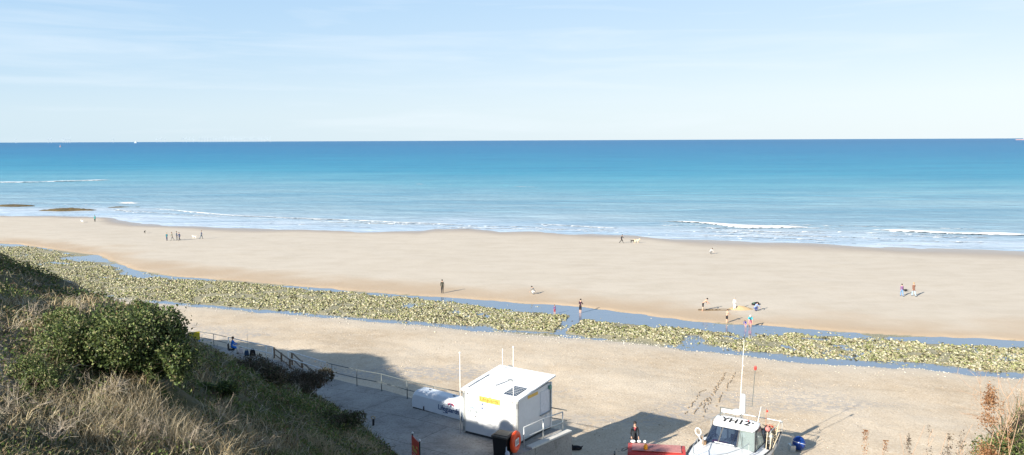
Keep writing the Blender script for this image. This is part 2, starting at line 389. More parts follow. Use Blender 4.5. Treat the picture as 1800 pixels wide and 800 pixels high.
# ------------------------------------------------------------------ stones
ICO_V, ICO_F = None, None
def ico():
    g = (1+5**.5)/2; v = [(-1, g, 0), (1, g, 0), (-1, -g, 0), (1, -g, 0), (0, -1, g), (0, 1, g), (0, -1, -g), (0, 1, -g), (g, 0, -1), (g, 0, 1), (-g, 0, -1), (-g, 0, 1)]
    f = [(0, 11, 5), (0, 5, 1), (0, 1, 7), (0, 7, 10), (0, 10, 11), (1, 5, 9), (5, 11, 4), (11, 10, 2), (10, 7, 6), (7, 1, 8), (3, 9, 4), (3, 4, 2), (3, 2, 6), (3, 6, 8), (3, 8, 9), (4, 9, 5), (2, 4, 11), (6, 2, 10), (8, 6, 7), (9, 8, 1)]
    v = np.array(v, float); return v/np.linalg.norm(v[0]), np.array(f)
ICO_V, ICO_F = ico()
def stones(P, size, tint, flat=.6, name='stones'):
    n = len(P); V = ICO_V[None]*(1+(rng.random((n, 12, 1))-.5)*.55)
    a = rng.random(n)*6.28; sc = np.stack([1+.4*(rng.random(n)-.5), 1+.4*(rng.random(n)-.5), flat*(.6+.8*rng.random(n))], 1)*size[:, None]
    V = V*sc[:, None]; ca, sa = np.cos(a)[:, None], np.sin(a)[:, None]
    V = np.stack([V[..., 0]*ca-V[..., 1]*sa, V[..., 0]*sa+V[..., 1]*ca, V[..., 2]+(rng.random((n, 1))-.5)*V[..., 0]*.5], 2)+P[:, None]
    Fx = (ICO_F[None]+12*np.arange(n)[:, None, None]).reshape(-1, 3)
    return np_mesh(name, V.reshape(-1, 3), Fx, tint=np.repeat(tint, 12, 0))
def pick(pal, n, wts, jit=.25):
    pal = np.array(pal); c = pal[rng.choice(len(pal), n, p=np.array(wts)/sum(wts))]
    return np.clip(c*(1+(rng.random((n, 1))-.5)*jit*2), 0, .9)
NR = 420000; rx = rng.uniform(-140, 75, NR); rv = rng.random(NR); ryy = yN(rx)+(yF(rx)-yN(rx))*rv
ed_ = np.minimum((yR1(rx)-ryy), (ryy-yR2(rx)))
ok = (rng.random(NR) < sstep(-1.3, 1.6, ed_+(fbm(rx, ryy, .4, 4)-.5)*4)) & ((pools(rx, ryy) < .5) | (rng.random(NR) < .06)) & (fbm(rx, ryy, .55, 4)+.2*rng.random(NR) > .50)
keep = rng.random(NR) < np.clip(1.35-np.hypot(rx, ryy)/150, .3, 1)*.8
rx, ryy = rx[ok & keep], ryy[ok & keep]; n = len(rx)
sz = .028+.11*rng.random(n)**8+.00042*np.hypot(rx, ryy)*.8
P = np.stack([rx, ryy, beach_h(rx, ryy)+sz*.22], 1)
g_ = fbm(rx, ryy, .25, 3)
tn = pick([(.41, .385, .27), (.29, .285, .15), (.19, .205, .08), (.065, .06, .03), (.28, .235, .14)], n, (4, 4, 2.5, 2.5, 2.4))
rock_m = attr_mat('reef_stone', .85, .2)
tag(link_mesh('reef_rocks', stones(P, sz, tn, .8), rock_m), 'band of pale and algae green reef stones across the beach', 'reef rocks', kind='stuff')
# loose stones in the pools, white ones along the near waterline, shingle on the upper beach
n = 6000; a = rng.uniform(-100, 60, n); b = yN(a)-rng.normal(.6, 1.0, n)**2*.5+rng.normal(0, .4, n); s1 = .025+.07*rng.random(n)**3
n2 = 20000; a2 = rng.uniform(-110, 60, n2); b2 = yN(a2)+(yF(a2)-yN(a2))*rng.random(n2); s2 = (.035+.09*rng.random(n2)**3)*(fbm(a2, b2, .45, 3) > .52)
x3 = rng.uniform(-40, 48, 42000); y3 = rng.uniform(44, 90, 42000); k3 = (yN(x3) > y3+.5) & (rng.random(42000) < .05+.8*sstep(.45, .7, fbm(x3*.5, y3, .15, 4)))
k3 &= ~((fbm(x3, y3, .05, 2) < .35)); x3, y3 = x3[k3], y3[k3]; s3 = .014+.04*rng.random(len(x3))**4
xx = np.concatenate([a, a2, x3]); yy = np.concatenate([b, b2, y3]); ss = np.concatenate([s1, s2, s3])
tn = np.concatenate([pick([(.50, .47, .41), (.44, .43, .35), (.3, .27, .2)], n, (5, 2, 1)), pick([(.4, .38, .24), (.15, .15, .08), (.52, .48, .38)], n2, (2, 3, 1)), pick([(.56, .48, .37), (.46, .37, .27), (.26, .21, .16), (.42, .40, .37)], len(x3), (3, 3, 2.5, 2))])
tag(link_mesh('beach_shingle', stones(np.stack([xx, yy, beach_h(xx, yy)+ss*.2], 1), ss, tn, .6), attr_mat('shingle_stone', .85, .2)), 'scattered pebbles and cobbles on the upper beach', 'shingle', kind='stuff')

# ------------------------------------------------------------------ surf
def foam_mat(name, cover=.5, scale=.9):
    m, t, p = nodes(name); p.inputs['Base Color'].default_value = (.82, .84, .84, 1); p.inputs['Roughness'].default_value = .7
    tr = t.nodes.new('ShaderNodeBsdfTransparent'); ms = t.nodes.new('ShaderNodeMixShader')
    nz = NOISE(t, scale, 6, .75, stretch=((.5, 1.2, 1), R(12)))
    f = MATH(t, 'ADD', MATH(t, 'MULTIPLY', MATH(t, 'SUBTRACT', nz, .5), 2.6), AT(t, 'cover'))
    f = RAMP(t, f, [(.42, 0.), (.62, 1.)])
    t.links.new(f, ms.inputs[0]); t.links.new(tr.outputs[0], ms.inputs[1]); t.links.new(p.outputs[0], ms.inputs[2])
    t.links.new(ms.outputs[0], t.nodes['Material Output'].inputs[0])
    b = N(t, 'ShaderNodeBump', Strength=.6, Distance=.15); t.links.new(nz, b.inputs['Height']); t.links.new(b.outputs[0], p.inputs['Normal'])
    return m
FOAM = foam_mat('surf_foam_material')
def resample(pts, step):
    out = []; 
    for a, b in zip(pts[:-1], pts[1:]):
        k = max(1, int((b-a).length/step)); out += [a.lerp(b, i/k) for i in range(k)]
    return out+[pts[-1]]
def foam_strip(pix, width, cover, height=0.0, wob=1.0, z=.03):
    pts = resample([at(a, b, z) for a, b in pix], .8); K = 9; V = []; cv = []
    for i, q in enumerate(pts):
        e = min(1, min(i, len(pts)-1-i)/10)
        ww = width*(.45+1.1*float(fbm(q.x, q.y, .12, 3)))*(.35+.65*e); of = wob*(float(fbm(q.x+50, q.y, .06, 3))-.5)*2
        for k in range(K):
            u = k/(K-1); prof = math.sin(min(1, u*1.0)**.55*math.pi)
            V.append((q.x, q.y+of+(u-.5)*ww, float(sea_z(np.array(q.x), np.array(q.y+of+(u-.5)*ww)))+.02-.06+(.16+height)*e*max(0, prof)*(.7+.6*float(vnoise(np.array(q.x*1.3), np.array(q.y+k))))))
            cv.append(cover*e*(1-abs(2*u-1)**2.2)+.05)
    i0 = (np.arange(len(pts)-1)[:, None]*K+np.arange(K-1)[None]).ravel()
    return np.array(V), np.stack([i0, i0+K, i0+K+1, i0+1], 1), cv
def foam_object(name, strips, label):
    Vs, Fs, Cs, b = [], [], [], 0
    for st in strips:
        v, f, c = foam_strip(**st); Vs.append(v); Fs.append(f+b); Cs += c; b += len(v)
    me = np_mesh(name, np.concatenate(Vs), np.concatenate(Fs), attrs=dict(cover=Cs))
    return tag(link_mesh(name, me, FOAM, smooth=True), label, 'surf', kind='stuff')
foam_object('breaking_wave', [dict(pix=[(-60, 321), (60, 320), (130, 318), (205, 316)], width=11, cover=1.2, height=.16),
    dict(pix=[(724, 323), (752, 324)], width=10, cover=1.2, height=.16), dict(pix=[(752, 324), (830, 324)], width=4, cover=.35),
    dict(pix=[(885, 327), (980, 331)], width=4, cover=.5), dict(pix=[(198, 356), (252, 358)], width=8, cover=1.1, height=.14),
    dict(pix=[(1150, 387), (1200, 390), (1260, 394), (1310, 398), (1437, 399)], width=7.5, cover=1.25, height=.16),
    dict(pix=[(1515, 403), (1600, 406), (1700, 410), (1860, 413)], width=5.5, cover=1.15, height=.16)], 'white breaking waves rolling in near the shore')
FX = []
_r = random.Random(9)
for (x0, y0, x1, y1, k, wd, cv) in ((1120, 392, 1800, 408, 5, 2.2, .34), (1180, 400, 1800, 420, 7, 2.4, .42), (1150, 406, 1800, 432, 8, 2.4, .42), (560, 388, 1100, 404, 6, 2.2, .42), (300, 376, 700, 396, 6, 2.4, .42), (180, 366, 420, 384, 5, 2.6, .45), (700, 396, 1150, 408, 6, 2., .4)):
    for i in range(k*2):
        u = _r.random(); w_ = _r.uniform(.08, .3); a_, b_ = max(0, u-w_), min(1, u+w_); j = _r.uniform(-3.5, 3.5)
        FX.append(dict(pix=[(x0+(x1-x0)*v, y0+(y1-y0)*v+j+_r.uniform(-.6, .6)) for v in (a_, (a_+b_)/2, b_)], width=wd*_r.uniform(.6, 1.3), cover=cv+_r.uniform(-.05, .2)))
foam_object('surf_foam', FX+[dict(pix=[(262, 365), (330, 372), (400, 377), (500, 382), (600, 386), (700, 391), (830, 395)], width=2.8, cover=1.0),
    dict(pix=[(915, 391), (960, 395), (1040, 399), (1120, 402)], width=2.2, cover=.95), dict(pix=[(1140, 396), (1185, 398)], width=2, cover=.8),
    dict(pix=[(1185, 398), (1260, 402), (1330, 403)], width=2.5, cover=.45), dict(pix=[(1130, 404), (1300, 412), (1500, 418), (1800, 428)], width=2.2, cover=.42),
    dict(pix=[(430, 390), (560, 396), (700, 402)], width=2.5, cover=.38), dict(pix=[(0, 367), (70, 366)], width=2.2, cover=.5),
    dict(pix=[(0, 358), (120, 360), (200, 362)], width=3, cover=.42), dict(pix=[(170, 368), (260, 373), (420, 384)], width=5, cover=.36),
    dict(pix=[(900, 401), (1100, 409), (1300, 420), (1500, 428), (1800, 437)], width=2.2, cover=.36)], 'thin lacy foam washing over the shallows')
# swash edge foam following the shoreline
V, C_ = [], []; xs = np.arange(-150, 100, .9)
for x in xs:
    y0 = float(yS(x))
    for k in range(5): V.append((x, y0+.1+k*.35+.9*(float(fbm(x, y0, .3, 3))-.5), .035-.002*k)); C_.append([.1, .5, .46, .4, .1][k])
i0 = (np.arange(len(xs)-1)[:, None]*5+np.arange(4)[None]).ravel()

# dark weedy rocks at the left edge of the water
def reef_rock(px0, px1, py, depth, h, label, seed):
    A, B = at(px0, py, 0), at(px1, py, 0); c = (A+B)/2; L = (B-A).length; r_ = np.random.default_rng(seed)
    n, k = 60, 16; V = []; u = np.linspace(-1, 1, n)
    for a in u:
        for b in np.linspace(-1, 1, k):
            e = max(0, 1-abs(a)**3)*max(0, 1-b*b); x = c.x+a*L/2; y = c.y+b*depth/2*(1+.4*math.sin(a*5+seed))
            V.append((x-c.x, y-c.y, -.25+h*e*(.55+1.0*float(fbm(x, y, .7, 4)))+.1*e))
    i0 = (np.arange(n-1)[:, None]*k+np.arange(k-1)[None]).ravel()
    o = link_mesh('reef_rock', np_mesh('reef_rock', V, np.stack([i0, i0+k, i0+k+1, i0+1], 1)), mat('seaweed_rock', (.16, .11, .045), .8, c2=(.05, .045, .02), scale=1.2, bump=1), smooth=True)
    o.location = (c.x, c.y, 0); return tag(o, label, 'rock', 'weed covered rocks at the water edge')
reef_rock(-20, 66, 362, 5, .55, 'low dark brown rock in the water at the far left edge', 1)
reef_rock(66, 174, 370, 5, .75, 'long brown seaweed covered rock by the left shoreline', 2)
reef_rock(182, 258, 364, 3, .28, 'thin dark rock ledge awash right of the long brown rock', 3)

# ------------------------------------------------------------------ hillside
P0 = (-5.7, 39.7)
def ns(x, y): dx, dy = x-P0[0], y-P0[1]; return dx*.8+dy*.6, -dx*.6+dy*.8
O_S = [-200, -60, -36, -20, -8, 0, 5, 10, 16, 24, 32, 39, 46, 55, 70, 200]
O_V = [-40, 2, .6, -1.4, -1.5, 0, .8, 1.0, .9, .9, .8, -.6, -5, -13, -32, -200]
def ramp_z(s): return np.interp(s, [-20, 5, 12, 20, 32, 39, 60], [4.5, 4.35, 4.05, 3.45, 2.3, 1.5, .9])
def hill_h(x, y):
    x = np.asarray(x, float); y = np.asarray(y, float); n, s = ns(x, y); d = np.interp(s, O_S, O_V)-n
    zb = ramp_z(s); dd = np.clip(d, -6, 200)
    k = np.interp(s, [-14, -5, 0, 6, 15, 30], [11.3, 13.3, 12.9, 10.9, 10.2, 11.3])
    up = np.where(dd < 0, dd*.9, np.where(dd < k, dd*.68, k*.68+(dd-k)*.25))
    up = np.minimum(up, k*.68+3.2+.04*dd)
    h = zb+up-.08+.34*np.clip(d-13.5, 0, 4.5)*sstep(8, 16, s)*(1-sstep(20, 32, s))
    h = h+1.7*np.exp(-((x+34)/3.8)**2-((y-49)/5)**2)+.3*np.exp(-((x+24)/4)**2-((y-27)/4)**2)  # second term: unseen rise added to shade the hut and pod
    amp = sstep(.5, 5, d)
    h = h+amp*((fbm(x, y, .22, 4)-.5)*1.3+(fbm(x, y, .9, 4)-.5)*.75)
    h = h+3.2*np.exp(-((x+33)/9)**2-((y-24)/8)**2)                       # mound added out of frame on the left to shade the slope
    h = h+9.4*np.exp(-((x-7.8)/3.8)**2-((y-7.5)/3.6)**2)                    # hummock at the right below the viewpoint
    h = h-1.2*np.exp(-((x+17.0)/2.8)**2-((y-41.5)/2.6)**2)+.45*np.exp(-((x+18)/2.6)**2-((y-34.5)/2.6)**2)  # a dip, then a rise added to shade the white pod
    h = np.minimum(h, 18.2+np.maximum(0, np.hypot(x, y)-6)*.5)
    return h
hx, hy = np.arange(-80, 30, .4), np.arange(-40, 110, .4)
HX, HY = np.meshgrid(hx, hy); x_, y_ = HX.ravel(), HY.ravel(); z_ = hill_h(x_, y_)
nx = len(hx); ii = (np.arange(len(hy)-1)[:, None]*nx+np.arange(nx-1)[None]).ravel()
FQ = np.stack([ii, ii+1, ii+nx+1, ii+nx], 1); zz = z_[FQ].max(1); FQ = FQ[zz > -1.2]
_n, _s = ns(x_, y_); bare = sstep(.55, .66, fbm(x_, y_, .16, 4)+.10*sstep(3, 8, _s)*sstep(-5, -8, _n)-.2*np.exp(-((x_+18)/4)**2-((y_-34.5)/4)**2))
me = np_mesh('hillside', np.stack([x_, y_, z_], 1), FQ, attrs=dict(bare=bare))
m, t, p = nodes('hillside_earth')
a_ = NOISE(t, .6, 6, .7); b_ = NOISE(t, 4, 5, .7)
earth = MIX(t, a_, (.10, .085, .06), (.22, .19, .14)); veg = MIX(t, b_, (.035, .05, .018), (.13, .11, .055))
c = MIX(t, AT(t, 'bare'), veg, MIX(t, b_, (.26, .23, .18), (.46, .42, .35))); c = MIX(t, RAMP(t, a_, [(.5, 0.), (.7, .5)]), c, earth)
t.links.new(c, p.inputs['Base Color']); p.inputs['Roughness'].default_value = .95
b = N(t, 'ShaderNodeBump', Strength=.8, Distance=.15); t.links.new(MATH(t, 'ADD', a_, b_), b.inputs['Height']); t.links.new(b.outputs[0], p.inputs['Normal'])
tag(link_mesh('hillside', me, m, smooth=True), 'steep rough hillside of earth and sand', 'hillside', kind='structure')
def on_hill(px, py):
    d = ray(px, py); t = 4.0
    while t < 110:
        x, y, z = d[0]*t, d[1]*t, EYE+d[2]*t
        if z < hill_h(x, y): return Vector((x, y, float(hill_h(x, y))))
        t += .1
    return None

# ------------------------------------------------------------------ concrete ramp and hut platform
fence_pts = [at(350, 603, 1.1), at(376, 608, 1.3), at(430, 622, 1.9), at(480, 634, 2.5), at(507, 642, 2.8), at(584, 668, 3.6), at(627.6, 679, 3.85), at(671, 687.5, 4.1), at(716, 701, 4.3), at(762, 712, 4.45), at(808, 722, 4.5)]
RC = at(989, 760, 4.5); MID = at(955, 773, 4.5); LOW = at(921, 789, 4.5)
side = (RC-LOW).normalized(); right = Vector((side.y, -side.x, 0))
back_corner = RC+side*.35
outer = [Vector((-34, 83, .5))]+fence_pts+[back_corner+right*.35, LOW+right*.35-side*1.2, LOW+right*.35-side*8, LOW-side*26+right*.3]
inner = []
for q in outer:
    n, s = ns(q.x, q.y)
    s = min(max(s, -34), 60); s2 = s
    o = float(np.interp(s2, O_S, O_V))-1.0
    x = P0[0]+o*.8-s2*.6; y = P0[1]+o*.6+s2*.8
    inner.append(Vector((x, y, q.z)))
mb = MB(); mb.m = 0
# shift outer top edge outwards a little for the kerb side, then side wall
oo = []
for i, q in enumerate(outer):
    d = (outer[min(i+1, len(outer)-1)]-outer[max(i-1, 0)]).normalized(); nrm = Vector((-d.y, d.x, 0)); 
    oo.append(q+nrm*.25 if i < len(fence_pts)+1 else q)
K = len(oo); rows = 6; V = []
for i in range(K):
    for r_ in range(rows): V.append(inner[i].lerp(oo[i], r_/(rows-1)))
    V.append(Vector((oo[i].x, oo[i].y, -.3)))
Rn = rows+1; fs = []
for i in range(K-1):
    for r_ in range(Rn-1): fs.append((i*Rn+r_, i*Rn+r_+1, (i+1)*Rn+r_+1, (i+1)*Rn+r_))
mb.add(V, fs)
m, t, p = nodes('ramp_concrete')
a_ = NOISE(t, .35, 6, .7); b_ = NOISE(t, 9, 4, .8); br = NOISE(t, .8, 4, .6, stretch=((1, 4, 1), R(-38)))
c = MIX(t, RAMP(t, a_, [(.35, 0.), (.65, 1.)]), (.24, .225, .205), (.44, .42, .385)); c = MIX(t, RAMP(t, br, [(.45, 0.), (.6, .5)]), c, (.36, .345, .32)); c = MIX(t, RAMP(t, b_, [(.38, .6), (.5, 0.)]), c, (.13, .12, .10))
bt = N(t, 'ShaderNodeTexBrick', Scale=1.0); bt.inputs['Mortar Size'].default_value = .03; bt.inputs['Brick Width'].default_value = 4.2; bt.inputs['Row Height'].default_value = 3.1
bt.inputs['Color1'].default_value = (1, 1, 1, 1); bt.inputs['Color2'].default_value = (.93, .93, .93, 1); bt.inputs['Mortar'].default_value = (.55, .55, .55, 1)
g = t.nodes.new('ShaderNodeTexCoord'); mpn = t.nodes.new('ShaderNodeMapping'); mpn.inputs['Rotation'].default_value = (0, 0, R(34)); t.links.new(g.outputs['Object'], mpn.inputs[0]); t.links.new(mpn.outputs[0], bt.inputs[0])
c = MIX(t, 1.0, c, bt.outputs[0], 'MULTIPLY')
t.links.new(c, p.inputs['Base Color']); p.inputs['Roughness'].default_value = .9
b = N(t, 'ShaderNodeBump', Strength=.5, Distance=.02); t.links.new(b_, b.inputs['Height']); t.links.new(b.outputs[0], p.inputs['Normal'])
ramp_m = m
tag(mb.build('concrete_ramp', ramp_m), 'grey concrete ramp and platform with sheer side wall', 'ramp', kind='structure')
# coping along the right edge of the platform, sunlight put into its pale colour
kb = MB(); c0 = LOW+right*.17+side*.2; c1 = back_corner+right*.17
kc = (c0+c1)/2; kb.box((0, 0, .05), ((c1-c0).length, .4, .11))
o = kb.build('coping', mat('sunlit_tone_concrete', (.62, .60, .55), .85, bump=.4, scale=8), bevel=.02); o.location = kc; o.rotation_euler = (0, 0, math.atan2(side.y, side.x))
tag(o, 'concrete coping along the platform edge, coloured pale as if sunlit', 'kerb', kind='structure')

# ------------------------------------------------------------------ railings
GREY = mat('galvanised_rail', (.13, .15, .15), .5, metal=.3); GREY2 = mat('rail_black_green', (.06, .08, .08), .5); WHT = mat('white_paint', (.80, .80, .77), .45, var=.05); PALE = mat('pale_metal', (.55, .57, .56), .4, metal=.5)
STEEL = mat('dull_steel', (.34, .36, .37), .4, metal=.6)
def railing(name, label, pts, m, posts=None, h=1.12, rails=(.56, 1.12), r=.028, rail_lists=None, group=None):
    B = pts[0].copy(); e = empty(name, B, 0, label, 'railing', group)
    for i, q in enumerate(pts):
        if posts is None or i in posts:
            b = MB(); b.tube([q-Vector((0, 0, .15)), q+Vector((0, 0, h))], r, 8); b.build('post', m, e, True, rel=B)
            b = MB(); b.lathe([(.07, 0), (.07, .012)], q); b.build('base_plate', m, e, rel=B)
    for z in rails:
        b = MB(); b.tube([q+Vector((0, 0, z)) for q in pts], r, 8); b.build('rail', m, e, True, rel=B)
    return e
fp = fence_pts
railing('railing', 'long dark metal railing beside the ramp left of the white pod', [fp[4].lerp(fp[5], .9)]+fp[5:]+[fp[-1].lerp(back_corner, .05)], GREY, posts=[1, 2, 3, 4, 5, 6])
g0 = at(300, 612, 1.0)
railing('railing', 'dark railing round a corner beside the yellow and blue sign', [at(300, 616, 1.0), fp[0], fp[1], fp[1].lerp(fp[2], .45)], GREY, posts=[0, 1, 2])
railing('railing', 'white railing behind the seated person in blue', [fp[1].lerp(fp[2], .5), fp[2], fp[3].lerp(fp[2], .22), fp[3]], WHT, posts=[0, 2, 3], r=.045)
railing('railing', 'short white railing at the top of the timber steps', [fp[4], fp[4].lerp(fp[5], .88)], WHT, posts=[0], r=.045)
railing('railing', 'dark railing running behind the white hut', [fp[-1].lerp(back_corner, .08), fp[-1].lerp(back_corner, .5), back_corner], GREY, posts=[1])
railing('railing', 'pale handrail on the platform right of the hut', [LOW, MID, RC], PALE, r=.032)
# timber handrails of the beach steps
WOOD = mat('weathered_wood', (.24, .17, .11), .9, c2=(.12, .085, .06), scale=3, bump=.6)
def timber(a, b, label):
    B = a.copy(); e = empty('timber_handrail', B, 0, label, 'handrail', 'weathered timber handrails by the ramp')
    m_ = MB(); d = b-a; m_.tube([a+Vector((0, 0, .95)), b+Vector((0, 0, .95))], .075, 4); m_.build('rail', WOOD, e, rel=B)
    m_ = MB(); m_.tube([a+Vector((0, 0, .45)), b+Vector((0, 0, .45))], .06, 4); m_.build('rail', WOOD, e, rel=B)
    for k in (0.05, .5, .95):
        m_ = MB(); q = a.lerp(b, k); m_.box(q+Vector((0, 0, .42)), (.12, .12, 1.25)); m_.build('post', WOOD, e, rel=B)
timber(at(481, 630, .9), at(512, 656, 2.7), 'brown timber handrail starting left of the gap between white railings')
timber(at(512, 638, 1.2), at(556, 682, 3.3), 'brown timber handrail passing under the short white railing')

# yellow and blue notice on the railing
A, B_ = at(331, 586, 2.15), at(351, 583.5, 2.2); e = empty('notice_board', B_-Vector((0, 0, 1.1)), 0, 'yellow and blue notice board fixed to the dark railing', 'notice board')
rel = e.location.copy(); ux = (B_-A).normalized(); nrm = Vector((ux.y, -ux.x, 0))
def plate(name, a, b, z0, z1, m, parent, rel, off=0, th=.02):
    nn = Vector(((b-a).y, -(b-a).x, 0)).normalized()*th; q = nn/th*off
    vs = [Vector((a.x, a.y, z0))+q, Vector((b.x, b.y, z0))+q, Vector((b.x, b.y, z1))+q, Vector((a.x, a.y, z1))+q]
    vs += [v+nn for v in vs]; mb_ = MB().add(vs, [(3, 2, 1, 0), (4, 5, 6, 7), (0, 1, 5, 4), (1, 2, 6, 5), (2, 3, 7, 6), (3, 0, 4, 7)])
    return mb_.build(name, m, parent, rel=rel)
plate('yellow_panel', A, B_, 1.45, 2.25, mat('sign_yellow', (.62, .5, .03), .5), e, rel, .03)
plate('blue_panel', A, B_, 1.0, 1.448, mat('sign_blue', (.05, .2, .6), .5), e, rel, .03)
plate('white_stripe', A, B_, 1.2, 1.26, WHT, e, rel, .052, .006)

# ------------------------------------------------------------------ lifeguard hut
GZ = 4.5
FL, FR, BR = at(817, 760.5, GZ), at(909.4, 783.5, GZ), at(964.5, 751, GZ)
ux = (FR-FL).normalized(); wdt = (FR-FL).length; uy = Vector((-ux.y, ux.x, 0)); dep = (BR-FR).dot(uy)
hut = empty('lifeguard_hut', FL, math.atan2(ux.y, ux.x), 'white flat roofed lifeguard hut with yellow banner on the platform', 'hut')
PAN = mat('hut_panel', (.70, .71, .71), .45, var=.05, scale=2.5); BLK = mat('black_plastic', (.015, .015, .017), .45)
hf, hb = 2.32, 2.55   # front and back wall heights
def q4(mb_, pts, th, n):
    n = Vector(n)*th; vs = [Vector(p) for p in pts]+[Vector(p)-n for p in pts]
    mb_.add(vs, [(0, 1, 2, 3), (7, 6, 5, 4), (0, 4, 5, 1), (1, 5, 6, 2), (2, 6, 7, 3), (3, 7, 4, 0)])
w0, d0 = wdt, dep
b = MB(); q4(b, [(.06, 0, .12), (w0-.06, 0, .12), (w0-.06, 0, hf), (.06, 0, hf)], .08, (0, -1, 0)); b.build('front_wall', PAN, hut)
b = MB(); q4(b, [(w0, .06, .12), (w0, d0-.06, .12), (w0, d0-.06, hb-.03), (w0, .06, hf)], .08, (1, 0, 0)); b.build('side_wall', PAN, hut)
b = MB(); q4(b, [(0, d0-.06, .12), (0, .06, .12), (0, .06, hf), (0, d0-.06, hb-.03)], .08, (-1, 0, 0)); b.build('side_wall', PAN, hut)
b = MB(); q4(b, [(w0-.06, d0, .12), (.06, d0, .12), (.06, d0, hb-.03), (w0-.06, d0, hb-.03)], .08, (0, 1, 0)); b.build('back_wall', PAN, hut)
for cx, cy, hh_ in ((0, 0, hf), (w0, 0, hf), (w0, d0, hb), (0, d0, hb)):
    b = MB(); b.box((cx, cy, (hh_)/2+.02), (.12, .12, hh_-.04)); b.build('corner_post', PALE if cy == 0 else WHT, hut, bevel=.01)
b = MB(); b.box((w0/2, d0/2, .065), (w0+.02, d0+.02, .1)); b.build('base_frame', mat('dark_frame', (.06, .06, .06), .7), hut)
# roof slab, mono pitch rising to the back with overhangs
ov = .16; zr0, zr1 = hf+.03, hb+.25
b = MB(); sl = (zr1-zr0)/(d0+2*ov)
ring = [(-ov, -ov, zr0), (w0+ov, -ov, zr0), (w0+ov, d0+ov+.12, zr1), (-ov, d0+ov+.12, zr1)]
b.add(ring+[(x, y, z+.09) for x, y, z in ring], [(3, 2, 1, 0), (4, 5, 6, 7), (0, 1, 5, 4), (1, 2, 6, 5), (2, 3, 7, 6), (3, 0, 4, 7)])
rf = b.build('roof', mat('roof_white', (.82, .83, .83), .5, var=.03, scale=1), hut, bevel=.012)
def rz(y): return zr0+.09+(zr1-zr0)*(y+ov)/(d0+2*ov+.12)
for i, xx_ in enumerate((.42,)):
    b = MB(); b.tube([(xx_-.25, .1, rz(.1)+.02), (xx_-.25, d0*.62, rz(d0*.62)+.02)], .025, 6); b.build('roof_seam', STEEL, rf)
sp0, sp1 = w0-.95, w0-.25
b = MB(); vs = [(sp0, .18, rz(.18)+.05), (sp1, .18, rz(.18)+.05), (sp1, 1.22, rz(1.22)+.05), (sp0, 1.22, rz(1.22)+.05)]
b.add(vs+[(x, y, z-.035) for x, y, z in vs], [(0, 1, 2, 3), (7, 6, 5, 4), (0, 4, 5, 1), (1, 5, 6, 2), (2, 6, 7, 3), (3, 7, 4, 0)])
so_ = b.build('solar_panel', mat('solar_cells', (.03, .05, .09), .25, spec=.6), rf)
b = MB()
for k in range(1, 6): y = .18+1.04*k/6; b.tube([(sp0, y, rz(y)+.056), (sp1, y, rz(y)+.056)], .012, 4)
for k in range(0, 6): x = sp0+(sp1-sp0)*k/5; b.tube([(x, .18, rz(.18)+.056), (x, 1.22, rz(1.22)+.056)], .012, 4)
b.build('cell_grid', PALE, so_)
b = MB(); b.box((w0*.52, 1.75, rz(1.75)+.05), (.26, .12, .1)); b.tube([(w0*.42, .9, rz(.9)+.03), (w0*.50, 1.7, rz(1.7)+.05)], .02, 6); b.tube([(w0*.42, .9, rz(.9)), (w0*.42, .9, rz(.9)+.2)], .015, 5); b.build('roof_aerial', STEEL, rf)
b = MB(); b.box((w0*.18, d0+.2, rz(d0+.2)+.05), (.25, .1, .06)); b.build('roof_vent', STEEL, rf)
for (x, y, z0, z1, r_) in ((-.13, -.19, -.02, 4.35, .027), (w0-.08, -.22, -.02, 5.15, .025)):
    b = MB(); b.tube([(x, y, z0), (x, y, z1*.55), (x, y, z1)], r_, 8, r2=r_*.55); fp_ = b.build('flag_pole', WHT, hut, True)
    b = MB(); b.lathe([(.05, 0), (.05, .05), (.01, .08)], (x, y, z1)); b.build('finial', WHT, fp_)
b = MB(); b.tube([(.15, d0+.1, 2.6), (.15, d0+.1, 3.9)], .014, 6); b.build('antenna', WHT, hut)
# fixings
for x, z in ((.22, hf-.12), (w0*.5, hf-.1), (w0-.28, hf-.12), (.72, hf-1.28)):
    b = MB(); b.lathe([(.035, 0), (.035, .03), (.012, .045)], n=8, axis='Y'); b.v = [(vx+x, -abs(vy)-.002, vz+z) for vx, vy, vz in b.v]; b.build('bolt', BLK, hut)
for z in (.25, hf-.25):
    for x in (-.02, w0+.02):
        b = MB(); b.box((x, -.02, z), (.1, .1, .26)); b.build('bracket', STEEL, hut)
YEL = mat('banner_yellow', (.76, .47, .10), .5); NAVY = mat('navy_print', (.02, .06, .2), .5); CY = mat('cyan_print', (.01, .14, .25), .5); FAINT = mat('faint_print', (.5, .55, .62), .6)
b = MB(); b.box((1.66, -.008, hf-.27), (1.34, .012, .30)); bn = b.build('banner', YEL, hut)
text('lettering', 'Lifeguards', .29, (1.05, -.017, hf-.35), (1, 0, 0), (0, 0, 1), mat('brown_print', (.10, .045, .01), .5), bn)
for k in range(3):
    z = hf-.53-k*.22
    b = MB(); b.torus((1.17, -.008, z), .058, .014, 18, 6, ax=Vector((0, 1, 0)), flat=.3)
    if k < 2: b.box((1.19, -.008, z-.01), (.05, .008, .05))
    b.build('round_symbol', NAVY, hut)
for k, (x0, x1) in enumerate(((1.5, 2.2), (1.36, 2.3), (1.5, 2.2), (1.5, 2.05))):
    b = MB(); x = x0; z = hf-.50-k*.2
    while x < x1: L = random.uniform(.05, .14); b.box((x+L/2, -.006, z), (L, .006, .022)); x += L+.03
    b.build('small_print', FAINT, hut)
text('lettering', 'CAN YOU', .19, (.24, -.012, hf-.92), (1, 0, 0), (0, 0, 1), CY, hut)
text('lettering', 'FILL ME', .21, (.24, -.012, hf-1.13), (1, 0, 0), (0, 0, 1), mat('teal_print', (.005, .05, .09), .5), hut)
